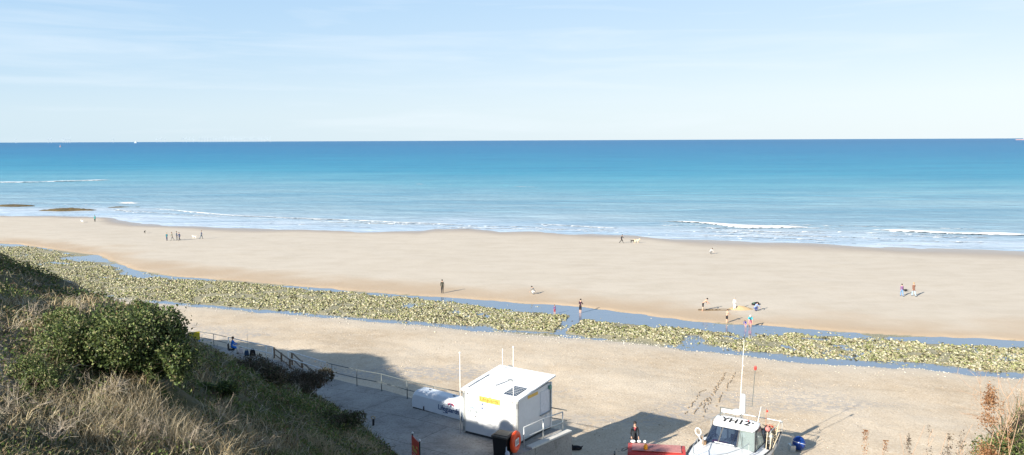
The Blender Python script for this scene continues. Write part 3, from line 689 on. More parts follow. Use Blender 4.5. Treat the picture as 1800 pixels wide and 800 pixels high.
b = MB(); b.box((.48, -.006, hf-1.22), (.42, .006, .02)); b.build('small_print', CY, hut)
# service hatch on the right side wall
b = MB(); b.box((w0+.012, d0-.62, 1.62), (.02, .86, 1.25)); hs = b.build('window', mat('hatch_shutter', (.66, .68, .72), .3), hut, bevel=.005)
b = MB(); b.box((w0+.04, d0-.62, .98), (.14, .95, .05)); b.build('sill', STEEL, hs)
b = MB(); b.tube([(w0+.05, d0-.06, 1.0), (w0+.05, d0-.06, 2.3)], .03, 6); b.build('frame', STEEL, hs)
b = MB(); b.box((w0+.008, 1.45, hf-.05), (.012, .95, .16)); b.build('side_banner', YEL, hut)
b = MB(); b.box((w0+.05, d0-.16, 2.3), (.1, .2, .2)); b.build('side_lamp', mat('green_box', (.12, .3, .24), .5), hut)
b = MB(); b.box((w0+.008, d0-.5, .78), (.01, .22, .16)); b.build('small_print', FAINT, hut)

# ------------------------------------------------------------------ white pod with Lifeguards lettering
pa, pb = at(724, 718, 4.4), at(820, 742.5, 4.5); ux = (pb-pa).normalized(); L = (pb-pa).length+.25
pod = empty('storage_pod', pa, math.atan2(ux.y, ux.x), 'long white fibreglass storage pod beside the ramp railing', 'storage pod')
rings = []
for x, k in ((0, .62), (.06, .86), (.22, .97), (.5, 1), (L-.3, 1), (L-.1, .96), (L, .85)):
    H_, D_ = 1.12*(.55+.45*k) if k < 1 else 1.12, 1.15
    prof = [(0, .10), (0, .12+.45*k), (.02, .12+.76*k), (.16, .14+.96*k), (.24, .15+.99*k), (.9, .15+1.0*k), (1.08, .12+.82*k), (1.15, .10)]
    rings.append([Vector((x, y, z)) for y, z in prof])
b = MB(); b.loft(rings); b.build('shell', mat('pod_white', (.78, .81, .84), .35, var=.04, scale=3), pod, False, bevel=.05)
b = MB(); b.box((L/2, .57, .06), (L-.1, 1.05, .1)); b.build('base_frame', BLK, pod)
text('lettering', 'Lifeguards', .40, (L*.47, -.012, .42), (1, 0, 0), (0, 0, 1), NAVY, pod, offset=.006)
# crossed flag emblem
b = MB(); fx, fz = L*.69, .86
for sgn in (-1, 1):
    for k in range(3): b.box((fx+sgn*(.08+.05*k), -.016, fz+.05-.025*k), (.10, .01, .09), ry=sgn*R(28))
em = b.build('flag_emblem', mat('emblem_red', (.5, .02, .03), .5), pod)
b = MB()
for sgn in (-1, 1): b.box((fx+sgn*.13, -.024, fz+.02), (.24, .008, .022), ry=sgn*R(28)); b.box((fx, -.022, fz-.05), (.03, .01, .2), ry=sgn*R(35))
b.build('emblem_cross', NAVY, em)
b = MB()
for k in range(7): b.box((L*.56+k*.055, -.012, .31-.01*math.sin(k)), (.035, .01, .03))
b.build('small_print', NAVY, pod)
for x in (L*.22, L*.86): 
    b = MB(); b.box((x, -.02, .24), (.05, .05, .2)); b.build('latch', BLK, pod)
for x in (L*.2, L*.62):
    b = MB(); b.box((x, .62, 1.15), (.16, .07, .05)); b.build('hinge', BLK, pod)

# ------------------------------------------------------------------ bin, lifebuoy, red sign
q = at(884, 797, GZ); bnz = empty('litter_bin', at(884, 800, GZ), math.atan2(FR.y-FL.y, FR.x-FL.x)+R(4), 'black plastic bin with sloping grey lid in front of the hut', 'bin')
b = MB(); b.box((0, 0, .5), (.72, .62, .95), taper=1.12); b.build('bin_body', BLK, bnz, bevel=.03)
b = MB(); b.box((0, 0, 1.04), (.9, .78, .1), rx=R(4)); b.box((0, .05, 1.1), (.78, .62, .05), rx=R(4)); b.build('lid', mat('bin_lid', (.07, .068, .06), .55), bnz, bevel=.02)
for sx_ in (-.3, .3):
    b = MB(); b.lathe([(.1, -.03), (.1, .03)], (sx_, .33, .1), axis='X'); b.build('wheel', BLK, bnz)
c0 = at(906, 777, 5.15); lb = empty('lifebuoy_station', Vector((c0.x, c0.y, GZ)), 0, 'round orange lifebuoy housing on a post beside the black bin', 'lifebuoy')
ax = Vector((.92, -.40, .0)).normalized(); ORG = mat('lifebuoy_orange', (.90, .09, .02), .35, var=.04); rel = Vector((0, 0, 0)); cc = Vector((0, 0, .66))
b = MB(); b.torus(cc, .40, .155, 32, 10, ax=ax, flat=.75); b.build('ring', ORG, lb, True)
qn = Vector((0, 0, 1)).rotation_difference(ax); dv = [cc+ax*.05*s_+qn @ Vector((.36*math.cos(a), .36*math.sin(a), 0)) for s_ in (-1, 1) for a in np.linspace(0, 2*math.pi, 24, endpoint=False)]
b = MB(); b.add(dv, [tuple(range(23, -1, -1)), tuple(range(24, 48))]+[(k, (k+1) % 24, 24+(k+1) % 24, 24+k) for k in range(24)]); b.build('backing_disc', ORG, lb)
tx = Vector((0, 0, 1)).cross(ax).normalized()
b = MB(); b.box((0, 0, 0), (.44, .02, .34)); Mx = Matrix((tx, ax, Vector((0, 0, 1)))).transposed(); b.v = [cc+ax*.09+Mx @ Vector(v) for v in b.v]; pl_ = b.build('white_panel', WHT, lb)
b = MB(); [b.box((x, 0, 0), (.06, .02, .2)) for x in (-.13, 0, .13)]; b.v = [cc+ax*.105+Mx @ Vector(v) for v in b.v]; b.build('panel_print', STEEL, pl_)
b = MB(); b.tube([cc-ax*.14+Vector((0, 0, -.66)), cc-ax*.14+Vector((0, 0, .45))], .045, 8); b.build('post', STEEL, lb)
b = MB(); o_ = -ax*.12-tx*-.0; p1 = at(890, 768, 5.45)-lb.location; p2 = at(890, 797, 4.85)-lb.location; p3 = at(905, 763, 5.5)-lb.location
b.tube([p2, p1, p1+Vector((.03, 0, .04)), p3], .028, 8); b.tube([Vector((p2.x, p2.y, 0)), p2], .028, 8); b.build('side_pipe', PALE, lb)
b = MB(); b.ball(p2+Vector((.05, -.05, -.02)), .13, (.9, .9, 1.25)); b.build('rope_bag', mat('rope_bag_grey', (.5, .52, .58), .8), lb, True)
sa, sb = at(724, 764, 5.95), at(736.5, 779, 5.9); e = empty('warning_sign', Vector((sa.x, sa.y, 4.4)), 0, 'red warning sign with white capped posts at the bottom of the ramp', 'sign')
rel = e.location.copy(); SR = mat('sign_red', (.72, .10, .07), .5, var=.1)
pl_ = plate('sign_panel', sa, sb, 4.75, 5.93, SR, e, rel)
d_ = (sb-sa).normalized(); nn = Vector((d_.y, -d_.x, 0)); rr_ = random.Random(4)
for nm, mm_, k0, k1 in (('pictogram', mat('sign_yellow_print', (.8, .55, .15), .5), .45, .8), ('small_print', mat('sign_pink_print', (.85, .5, .42), .5), .05, .4)):
    b = MB()
    for k in range(7):
        u, v = rr_.uniform(.2, .8), rr_.uniform(k0, k1); b.box(sa+(sb-sa)*u+nn*.024-Vector((0, 0, sa.z))+Vector((0, 0, 4.75+1.18*v)), (.22 if nm == 'pictogram' else .5, .008, .1 if nm == 'pictogram' else .03), rz=math.atan2(d_.y, d_.x))
    b.build(nm, mm_, pl_, rel=rel)
for s_ in (sa, sb):
    b = MB(); b.tube([(s_.x-nn.x*.03, s_.y-nn.y*.03, 4.35), (s_.x-nn.x*.03, s_.y-nn.y*.03, 6.0)], .035, 8); po = b.build('post', mat('post_dark', (.03, .05, .05), .5), e, rel=rel)
    b = MB(); b.ball((s_.x-nn.x*.03, s_.y-nn.y*.03, 6.03), .055); b.build('cap', WHT, po, True, rel=rel)

# ------------------------------------------------------------------ people
def skin_mesh(verts, edges, radii, sub=1, branch=.6):
    me = bpy.data.meshes.new('tmp'); me.from_pydata(verts, edges, []); o = bpy.data.objects.new('tmp', me); col.objects.link(o)
    md = o.modifiers.new('skin', 'SKIN'); md.branch_smoothing = branch; md.use_smooth_shade = True
    if not me.skin_vertices: raise RuntimeError('no skin layer')
    for i, r_ in enumerate(radii):
        r_ = r_ if isinstance(r_, tuple) else (r_, r_); me.skin_vertices[0].data[i].radius = r_
    me.skin_vertices[0].data[0].use_root = True
    sb_ = o.modifiers.new('sub', 'SUBSURF'); sb_.levels = sub
    bpy.context.view_layer.update()
    r_ = bpy.data.meshes.new_from_object(o.evaluated_get(bpy.context.evaluated_depsgraph_get()))
    bpy.data.objects.remove(o); bpy.data.meshes.remove(me); return r_
POSES = dict(  # lean, head, (thigh, shin) L/R, (upper arm, forearm) L/R ; degrees from straight down, + forward
    stand=(2, 5, (3, -2), (-3, -4), (5, 12), (-5, 10)),
    arms_front=(6, 20, (3, -2), (-3, -4), (25, 80), (20, 85)),
    walk=(6, 5, (24, 8), (-14, -36), (-20, -5), (24, 40)),
    stride=(12, 10, (34, 18), (-22, -50), (-30, -5), (34, 60)),
    bend=(78, 80, (-6, -4), (6, -2), (30, 12), (38, 20)),
    stoop=(48, 45, (4, -8), (-4, -12), (30, 30), (40, 50)),
    crouch=(40, 35, (100, -38), (92, -42), (45, 30), (52, 40)),
    kneel=(30, 35, (45, -92), (50, -88), (45, 30), (60, 40)),
    sit=(8, 15, (82, 4), (80, -2), (30, 70), (28, 75)),
    sitground=(15, 10, (96, 70), (92, 60), (40, 50), (30, 45)))
SKINC = mat('skin', (.55, .33, .23), .6)
CM = lambda n, c: mat('cloth_'+n, c, .9, var=.2, scale=12)
HAIR = {'dark': mat('hair_dark', (.02, .015, .012), .7), 'brown': mat('hair_brown', (.10, .055, .03), .7), 'grey': mat('hair_grey', (.3, .28, .25), .8), 'fair': mat('hair_fair', (.4, .28, .14), .7)}
def person(loc, face, pose, h, top, legs, label, hair='dark', sleeves=True, shorts=False, shoes=None, coat=0, group=None, headm=None, bare=False):
    ln, hd, l1, l2, a1, a2 = POSES[pose]; D = lambda a: Vector((0, math.sin(R(a)), -math.cos(R(a)))); U = lambda a: Vector((0, math.sin(R(a)), math.cos(R(a))))
    V = [Vector((0, 0, .53))]; E = []; Ra = [(.078+coat*.02, .06+coat*.02)]; seg = []
    def add(par, p, r_, kind):
        V.append(p); Ra.append(r_); E.append((par, len(V)-1)); seg.append((par, len(V)-1, kind)); return len(V)-1
    sp = add(0, V[0]+U(ln)*.13, (.068, .052), 'top'); ch = add(sp, V[0]+U(ln)*.25, (.088, .062), 'top'); nk = add(ch, V[0]+U(ln)*.325, .03, 'skin')
    h0 = add(nk, V[nk]+U(hd)*.04+Vector((0, .01, 0)), .045, 'head'); h1 = add(h0, V[h0]+U(hd)*.045, (.050, .056), 'head'); h2 = add(h1, V[h1]+U(hd)*.04, .038, 'head')
    for s_, (a, b_) in ((-1, a1), (1, a2)):
        sh = add(ch, V[ch]+Vector((s_*.085, 0, 0))+U(ln)*.02, .038, 'top'); el = add(sh, V[sh]+D(a)*.165+Vector((s_*.03, 0, 0)), .027, 'top')
        wr = add(el, V[el]+D(b_)*.14, .019, 'fore'); ha = add(wr, V[wr]+D(b_)*.05, (.022, .014), 'skin'); add(ha, V[ha]+D(b_+12)*.045, .010, 'skin')
        add(wr, V[wr]+D(b_+45)*.04+Vector((-s_*.015, 0, 0)), .008, 'skin')
    feet = []
    for s_, (a, b_) in ((-1, l1), (1, l2)):
        hp = add(0, V[0]+Vector((s_*.05, 0, -.03)), .06, 'legs'); kn = add(hp, V[hp]+D(a)*.235, .042, 'legs'); an = add(kn, V[kn]+D(b_)*.235, .026, 'shin')
        he = add(an, V[an]+Vector((0, -.01, -.025)), .026, 'shoe'); add(he, V[he]+Vector((0, .105, -.005)), .021, 'shoe'); feet.append(V[he].z)
    low = min(feet)-.025
    if pose == 'sitground': low = V[0].z-.09
    if pose == 'kneel': low = min(v.z for v in V)-.03
    for v in V: v.z -= low
    me = skin_mesh([v*h for v in V], E, [tuple(q*h for q in r_) if isinstance(r_, tuple) else r_*h for r_ in Ra])
    sk = SKINC; tm = top; lm = legs; sm_ = shoes or CM('shoe', (.03, .03, .03))
    kinds = {'top': 1, 'fore': 1 if sleeves else 0, 'skin': 0, 'head': 0, 'legs': 2, 'shin': 0 if shorts else 2, 'shoe': 3 if shoes is not None or not shorts else 0}
    for m_ in (sk, tm, lm, sm_): me.materials.append(m_)
    for pg in me.polygons:
        c = Vector(pg.center)/h; best = 9; k_ = 'top'
        for a, b_, kd in seg:
            A_, B2 = V[a], V[b_]; dd_ = B2-A_; tt_ = max(0, min(1, (c-A_).dot(dd_)/dd_.length_squared)); di = (c-A_-dd_*tt_).length/(1 if kd != 'legs' else .95)
            if di < best: best = di; k_ = kd
        pg.material_index = 1 if (coat and k_ == 'legs' and c.z > V[0].z-.13) else kinds[k_]
        pg.use_smooth = True
    o = bpy.data.objects.new('person', me); col.objects.link(o); o.location = Vector(loc)-Vector((0, 0, .01)); o.rotation_euler = (0, 0, face)
    tag(o, label, 'person', group)
    c = (V[h0]+V[h1])/2*h+U(hd)*.028*h-Vector((0, .014*h, 0)); b = MB(); b.ball(c, .062*h, (.9, 1.0, .95), 10); hb_ = b.build('hair', headm or HAIR[hair], o, True)
    return o
def footat(px, py): return ground(px, py)
grp = 'people on the beach'
BK, NV, WH = CM('black', (.015, .015, .018)), CM('navy', (.02, .035, .10)), CM('white', (.6, .6, .6))
DEN, PUR, BRN = CM('denim', (.12, .26, .50)), CM('purple', (.20, .10, .22)), CM('brown', (.20, .10, .07))
TQ, PNK, GRY, TEAL = CM('turquoise', (.0, .45, .55)), CM('pink', (.75, .22, .28)), CM('grey', (.2, .2, .2)), CM('teal', (.03, .28, .28))
person(footat(777.5, 515.5), R(15), 'stand', 1.78, CM('dark_green', (.045, .045, .032)), BK, 'person in dark clothes standing alone at the pool edge', coat=1)
person(footat(940, 517.5), R(60), 'crouch', 1.7, GRY, WH, 'person in dark grey top crouching on the sand', 'dark')
person(footat(1020, 552), R(-25), 'arms_front', 1.75, CM('maroon_black', (.05, .02, .035)), BK, 'person in dark top with bare legs standing by the pool', 'dark', sleeves=False, shorts=True)
person(footat(975, 553), R(20), 'stand', 1.15, PUR, CM('red', (.35, .05, .06)), 'small child in purple standing in the tide pool', 'brown', shorts=True)
person(footat(1235.5, 546.5), R(-80), 'stoop', 1.7, SKINC, BK, 'person with bare back and black shorts bending over', 'dark', sleeves=False, shorts=True)
person(footat(1291, 544.5), R(10), 'stand', 1.45, WH, WH, 'child in white clothes standing by the sand mound', 'grey')
person(footat(1277.5, 569.5), R(-60), 'arms_front', 1.5, SKINC, BK, 'girl in dark swimming bottoms standing in the pool', 'brown', sleeves=False, shorts=True)
person(footat(1326, 547), R(-70), 'crouch', 1.7, CM('stripe_blue', (.25, .33, .60)), CM('blue_dark', (.05, .08, .25)), 'crouching person in blue and white top with dark cap', 'dark')
person(footat(1318.5, 577), R(165), 'stoop', 1.75, TQ, PNK, 'person in turquoise shirt and pink shorts leaning over in the pool', 'fair', sleeves=False, shorts=True, headm=WH)
person(footat(1310.5, 577.5), R(150), 'stoop', 1.1, CM('royal', (.03, .05, .35)), CM('pale_pink', (.75, .4, .45)), 'toddler in royal blue top beside the turquoise shirted person', 'brown', shorts=True)
person(footat(1585, 521), R(-8), 'walk', 1.6, PUR, DEN, 'person in purple jacket and blue jeans walking', 'dark')
person(footat(1606, 521), R(4), 'walk', 1.78, BRN, CM('light_denim', (.32, .47, .62)), 'person in brown jacket and pale jeans walking', 'fair', coat=.6)
person(footat(1092.5, 427.5), R(-80), 'stride', 1.78, BK, BK, 'person in black striding along the waterline', 'dark')
person(footat(1247.5, 446.5), R(-85), 'crouch', 1.7, WH, GRY, 'person in white shirt crouching near the waterline', 'dark')
person(footat(167, 390), R(20), 'stand', 1.7, TEAL, BK, 'person in teal jacket standing near the brown rocks', 'dark', coat=.6)
person(footat(293.5, 423), R(170), 'stand', 1.6, CM('deep_teal', (.01, .13, .17)), NV, 'shorter person in deep teal coat, leftmost of the four walkers', 'fair', coat=1.5)
person(footat(303, 423), R(100), 'walk', 1.75, CM('olive', (.12, .13, .09)), GRY, 'person in grey green clothes, second of the four walkers', 'brown')
person(footat(311, 422.5), R(100), 'stand', 1.8, CM('slate', (.08, .12, .18)), GRY, 'tall person in slate top just left of the navy coat', 'dark')
person(footat(315.5, 423), R(160), 'walk', 1.7, NV, BK, 'person in bulky navy coat, rightmost of the four walkers', 'dark', coat=1.8)
person(footat(354, 420), R(-75), 'walk', 1.75, CM('dark_blue', (.03, .05, .12)), CM('slate_legs', (.07, .12, .16)), 'person in dark blue walking behind the white dog', 'brown')
# person beside the tractor: feet hidden behind it
tp = ground(1118, 800); t0_ = at(1118, 790, 2.0)
tp = Vector((t0_.x+.05, t0_.y+.9, 0)); tp.z = float(beach_h(tp.x, tp.y))
pt = person(tp, R(188), 'stand', 1.86, CM('black_jacket', (.02, .022, .026)), BK, 'person in black jacket and red scarf behind the red tractor', 'dark', coat=.6)
b = MB(); b.torus((0, .03, 1.50), .07, .028, 14, 6); b.box((.02, .12, 1.42), (.05, .03, .12)); b.build('scarf', CM('scarf', (.5, .1, .12)), pt, True)
# seated person in blue on a folding chair
sp_ = at(408, 630, 1.75); sp_.z = float(ramp_z(ns(sp_.x, sp_.y)[1]))
FACE = R(-80)
ps = person(sp_, FACE, 'sit', 1.85, CM('bright_blue', (.01, .17, .62)), CM('cream', (.68, .66, .62)), 'person in bright blue jacket sitting by the white railing', 'brown', coat=.4)
ps.location.z += .02
ch = empty('folding_chair', sp_, FACE, 'black folding chair under the person in bright blue', 'chair')
for nm, cn, s_ in (('seat', (0, 0, .40), (.52, .5, .05)), ('backrest', (0, -.27, .68), (.52, .06, .5))):
    b = MB(); b.box(cn, s_); b.build(nm, BK, ch, bevel=.02)
for s_ in (-.24, .24):
    b = MB(); b.tube([(s_, -.26, 0), (s_, .24, .38)], .018, 6); b.build('leg', STEEL, ch); b = MB(); b.tube([(s_, .26, 0), (s_, -.26, .42), (s_, -.3, .92)], .018, 6); b.build('leg', STEEL, ch)
    b = MB(); b.box((s_*1.1, 0, .6), (.05, .42, .03)); b.build('armrest', BK, ch)
def bag(px, py, z, sx_, label, m_, red=None):
    q = at(px, py, z); q.z = float(ramp_z(ns(q.x, q.y)[1])); e = empty('bag', q, R(20), label, 'bag')
    b = MB(); b.box((0, 0, sx_*.55), (sx_, sx_*.7, sx_*1.1), taper=.75); b.build('bag_body', m_, e, bevel=.08)
    b = MB(); b.torus((0, 0, sx_*1.1), sx_*.22, .015, 12, 5, ax=Vector((0, 1, 0))); b.build('handle', BK, e)
bag(424, 627, 1.9, .42, 'white and red bag at the feet of the person in blue', CM('bag_white', (.68, .58, .56)))
bag(434, 632, 2.0, .40, 'dark blue bag, nearer of the two dark bags to the seated person', CM('bag_blue', (.03, .07, .14)))
bag(444.5, 633, 2.1, .5, 'black bag standing farthest from the seated person', BK)
q = at(436, 631, 2.0); q.z = float(ramp_z(ns(q.x, q.y)[1])); e = empty('fishing_rod', q, 0, 'thin upright rod standing beside the dark bags', 'rod')
b = MB(); b.tube([(0, 0, 0), (0, .05, 2.3)], .02, 6, r2=.006); b.build('blank', PALE, e); b = MB(); b.tube([(0, 0, .1), (0, .01, .6)], .028, 6); b.build('grip', WHT, e)

# ------------------------------------------------------------------ dogs and birds
def dog(px, py, face, L, m_, label, pose=0):
    V = [(0, -.30, .52), (0, 0, .50), (0, .28, .52), (0, .42, .62), (0, .52, .70), (0, .66, .66), (0, -.42, .58), (0, -.60, .66)]
    Rd = [.10, .11, .13, .075, .075, .035, .03, .015]; E = [(0, 1), (1, 2), (2, 3), (3, 4), (4, 5), (0, 6), (6, 7)]
    for s_ in (-1, 1):
        b0 = len(V); f = .08*s_
        V += [(s_*.07, -.30, .42), (s_*.07, -.24+f, .30), (s_*.07, -.36+f, .16), (s_*.07, -.32+f, .02), (s_*.08, .26, .38), (s_*.08, .24-f, .24), (s_*.08, .28-f, .02)]
        Rd += [.075, .045, .028, .028, .06, .035, .028]; E += [(0, b0), (b0, b0+1), (b0+1, b0+2), (b0+2, b0+3), (2, b0+4), (b0+4, b0+5), (b0+5, b0+6)]
    me = skin_mesh([(x*L, y*L, z*L) for x, y, z in V], E, [q*L for q in Rd]); me.materials.append(m_)
    o = bpy.data.objects.new('dog', me); col.objects.link(o); o.location = ground(px, py); o.rotation_euler = (0, 0, face); tag(o, label, 'dog')
    for s_ in (-1, 1): b = MB(); b.box((s_*.07*L, .47*L, .74*L), (.03*L, .06*L, .1*L)); b.build('ear', m_, o)
dog(1112, 427, R(-95), .95, mat('dog_black', (.02, .018, .015), .8), 'black dog beside the pale dog on the wet sand')
dog(1119, 427.5, R(-95), 1.15, mat('dog_pale', (.75, .58, .38), .8), 'pale golden dog trotting ahead of the person in black')
dog(254.5, 410, R(10), .8, mat('dog_dark', (.03, .025, .02), .8), 'small dark dog alone left of the four walkers')
dog(342, 419.5, R(80), .9, mat('dog_white', (.8, .75, .65), .8), 'white dog ahead of the walker in dark blue')
def bird(px, py, label, m_, s_=.45, rz_=0):
    e = MB(); e.ball((0, 0, .2*s_*2), .16*s_*2, (.8, 1.8, .75)); e.ball((0, .3*s_*2, .33*s_*2), .075*s_*2); e.tube([(0, .35*s_*2, .33*s_*2), (0, .46*s_*2, .31*s_*2)], .02, 5, r2=.005)
    e.tube([(.03, 0, 0), (.03, 0, .2)], .012, 4); e.tube([(-.03, 0, 0), (-.03, 0, .2)], .012, 4); e.add([(-.1*s_*2, -.2*s_*2, .2*s_*2), (.1*s_*2, -.2*s_*2, .2*s_*2), (.05, -.5*s_*2, .22*s_*2), (-.05, -.5*s_*2, .22*s_*2)], [(0, 1, 2, 3)])
    o = e.build('seabird', m_, smooth=True); o.location = ground(px, py); o.rotation_euler = (0, 0, rz_); return tag(o, label, 'bird')
bird(145, 391, 'white gull on the sand left of the teal jacket', mat('gull_white', (.8, .8, .78), .7), .8, R(60))
bird(1591.5, 512.5, 'small dark bird between the two right hand walkers', BK, .5, R(90))
# beach things by the pool
q = ground(1328, 536); e = empty('clothes_pile', q, R(20), 'dark heap of bags and clothes on the sand behind the group', 'clothes')
b = MB(); b.ball((0, 0, .12), .42, (1.3, .8, .5)); b.ball((.25, .1, .18), .25, (1.2, .8, .6)); b.build('bundle', BK, e, True)
b = MB(); b.ball((-.2, -.05, .22), .18, (1.3, .8, .5)); b.build('towel', CM('green_towel', (.05, .2, .12)), e, True)
n, k = 26, 14; V = []
for i in range(k):
    for j in range(n):
        a = 2*math.pi*j/n; rr_ = 1.5*i/(k-1); V.append((rr_*math.cos(a), rr_*math.sin(a)*.6, .38*(1-(i/(k-1))**1.3)*(.6+.8*float(fbm(rr_*math.cos(a)+9, rr_*math.sin(a), 1.5, 3)))-.03))
fs = [(i*n+j, (i+1)*n+j, (i+1)*n+(j+1) % n, i*n+(j+1) % n) for i in range(k-1) for j in range(n)]
o = MB().add(V, fs).build('sand_mound', mat('mound_sand', (.50, .36, .2), .95, bump=.8), smooth=True); o.location = ground(1302, 543); tag(o, 'dug sand mound between the child in white and the crouching person', 'sand mound')
q = ground(1256, 545); e = MB()
for k in range(3):
    pts = [(math.cos(a)*(.9 if k != 1 else .7)+(k-1)*1.0, math.sin(a)*.35, .02) for a in np.linspace(R(20), R(330), 14)]; e.tube(pts, .05, 5)
o = e.build('sand_trench', mat('dark_trench_sand', (.12, .085, .05), .95)); o.location = q; tag(o, 'dark looping trench line dug in the sand by the bending person', 'trench')  # trench drawn as dark coloured loops lying on the sand
q = at(1012, 797, 1.3); q.z = float(beach_h(q.x, q.y)); e = empty('rubbish_bag', q, 0, 'small black bag lying on the sand right of the platform', 'bag')
b = MB(); b.ball((0, 0, .1), .3, (1.3, .7, .5)); b.ball((-.25, .05, .16), .14); b.build('bag_body', BK, e, True); b = MB(); b.tube([(.2, 0, .1), (.45, .05, .2)], .05, 6, r2=.02); b.build('knot', BK, e)

# ------------------------------------------------------------------ boat on its trailer
bc = at(1282, 786, 2.85); gz = float(beach_h(bc.x, bc.y)); bz = 0.0
wa, wb = at(1238, 776.5, 2.9), at(1327, 795, 2.9); rt_ = (wb-wa).normalized()   # windscreen foot, port to starboard seen from ahead
fw = Vector((rt_.y, -rt_.x, 0)); fw = fw if fw.y < 0 else -fw
wc = (wa+wb)/2; boat = empty('fishing_boat', Vector((wc.x, wc.y, 0)), math.atan2(fw.y, fw.x)-math.pi/2, 'white fishing boat with dark windscreen on the beach', 'boat')
# local frame: +y forward (towards the camera), +x = port side of the local frame, windscreen foot at y=0
BW = mat('boat_white', (.80, .81, .81), .3, var=.04, scale=1.2); RED = mat('boat_red', (.6, .05, .04), .4); GL = mat('windscreen_glass', (.02, .03, .055), .08, spec=.9, var=.4, scale=2); DK = mat('rubber_dark', (.05, .055, .06), .6)
hw = (wb-wa).length/2
rings = []
for y, wd, kz, sh_ in ((-4.3, 1.25, 1.55, 2.75), (-3, 1.4, 1.45, 2.72), (-1, 1.5, 1.4, 2.72), (1, 1.45, 1.4, 2.8), (2.4, 1.2, 1.5, 2.92), (3.6, .75, 1.75, 3.05), (4.4, .28, 2.2, 3.18), (4.75, .04, 2.7, 3.25)):
    wd *= 1.3; rings.append([Vector((-wd, y, sh_)), Vector((-wd*1.02, y, sh_-.25)), Vector((-wd*.86, y, kz+.45)), Vector((-wd*.3, y, kz+.08)), Vector((0, y, kz)), Vector((wd*.3, y, kz+.08)), Vector((wd*.86, y, kz+.45)), Vector((wd*1.02, y, sh_-.25)), Vector((wd, y, sh_))])
b = MB(); b.loft(rings, close=False, caps=False); b.add([v for v in rings[0]], [tuple(range(9))]); hull = b.build('hull', BW, boat, True)
dk = []
for (y, wd, z) in ((-4.3, 1.2, 2.3), (-1.5, 1.42, 2.3)): dk.append((y, wd, z))
b = MB(); b.add([(-1.55, -4.28, 2.35), (1.55, -4.28, 2.35), (1.84, -1.2, 2.35), (-1.84, -1.2, 2.35)], [(0, 1, 2, 3)]); b.build('aft_deck', mat('deck_grey', (.35, .36, .36), .7), boat)
dr = []
for y, wd, sh_ in ((-1.2, 1.46, 2.72), (1, 1.42, 2.78), (2.4, 1.16, 2.9), (3.6, .7, 3.03), (4.4, .24, 3.16), (4.7, .03, 3.23)):
    wd *= 1.3; dr.append([Vector((-wd, y, sh_)), Vector((-wd*.6, y, sh_+.16)), Vector((0, y, sh_+.22)), Vector((wd*.6, y, sh_+.16)), Vector((wd, y, sh_))])
b = MB(); b.loft(dr, close=False, caps=False); b.build('foredeck', BW, boat, True)
for sgn in (-1, 1):
    b = MB(); b.tube([r_[0 if sgn < 0 else 8]+Vector((0, 0, .02)) for r_ in rings], .05, 6); b.build('gunwale', DK, hull)
def glass(name, dark, mixf, tint_):
    m, t, p = nodes(name); p.inputs['Base Color'].default_value = (*dark, 1); p.inputs['Roughness'].default_value = .06; p.inputs['Specular IOR Level'].default_value = .8
    tr = t.nodes.new('ShaderNodeBsdfTransparent'); tr.inputs[0].default_value = (*tint_, 1); ms = t.nodes.new('ShaderNodeMixShader'); ms.inputs[0].default_value = mixf
    t.links.new(tr.outputs[0], ms.inputs[1]); t.links.new(p.outputs[0], ms.inputs[2]); t.links.new(ms.outputs[0], t.nodes['Material Output'].inputs[0]); return m
GL = glass('windscreen_glass_clear', (.02, .03, .06), .55, (.45, .55, .65))
# wheelhouse
zt = 3.86; zb_ = 2.86; fr_ = .72; wt = hw*.85; lo = hw
LB = [(-lo, 0, zb_), (lo, 0, zb_), (wt, -fr_, zt), (-wt, -fr_, zt)]
bk = -1.75
b = MB()
b.add([(-lo, 0, 2.6), (lo, 0, 2.6), (lo, 0, zb_), (-lo, 0, zb_), (-lo, bk, 2.6), (lo, bk, 2.6), (lo, bk, zb_), (-lo, bk, zb_)], [(0, 1, 2, 3), (1, 5, 6, 2), (4, 0, 3, 7), (5, 4, 7, 6)])
b.add([(-wt, bk+.1, zt), (wt, bk+.1, zt), (lo, bk, zb_), (-lo, bk, zb_)], [(0, 1, 2, 3)])
b.build('wheelhouse_base', BW, boat)
def pane(name, corners, m_, par, inset=.07, off=.0):
    C = [Vector(c) for c in corners]; ce = sum(C, Vector())/4; nn_ = (C[1]-C[0]).cross(C[2]-C[0]).normalized()
    I = [c+(ce-c).normalized()*inset*1.3 for c in C]
    b_ = MB(); b_.add([c+nn_*off for c in C]+[c+nn_*off for c in I], [(0, 1, 5, 4), (1, 2, 6, 5), (2, 3, 7, 6), (3, 0, 4, 7)]); fr2 = b_.build(name+'_frame', DK if 'wind' in name else BW, par)
    b_ = MB(); b_.add([c+nn_*(off-.015) for c in I], [(0, 1, 2, 3)]); b_.build('pane', m_, fr2); return fr2
mid1 = .30
def lerp3(a, b_, t): return tuple(a[i]+(b_[i]-a[i])*t for i in range(3))
bl, brr, tr_, tl = LB
GL2 = glass('glass_painted_reflection', (.26, .31, .30), .7, (.7, .8, .8))  # paler base colour stands in for reflected light on some panes
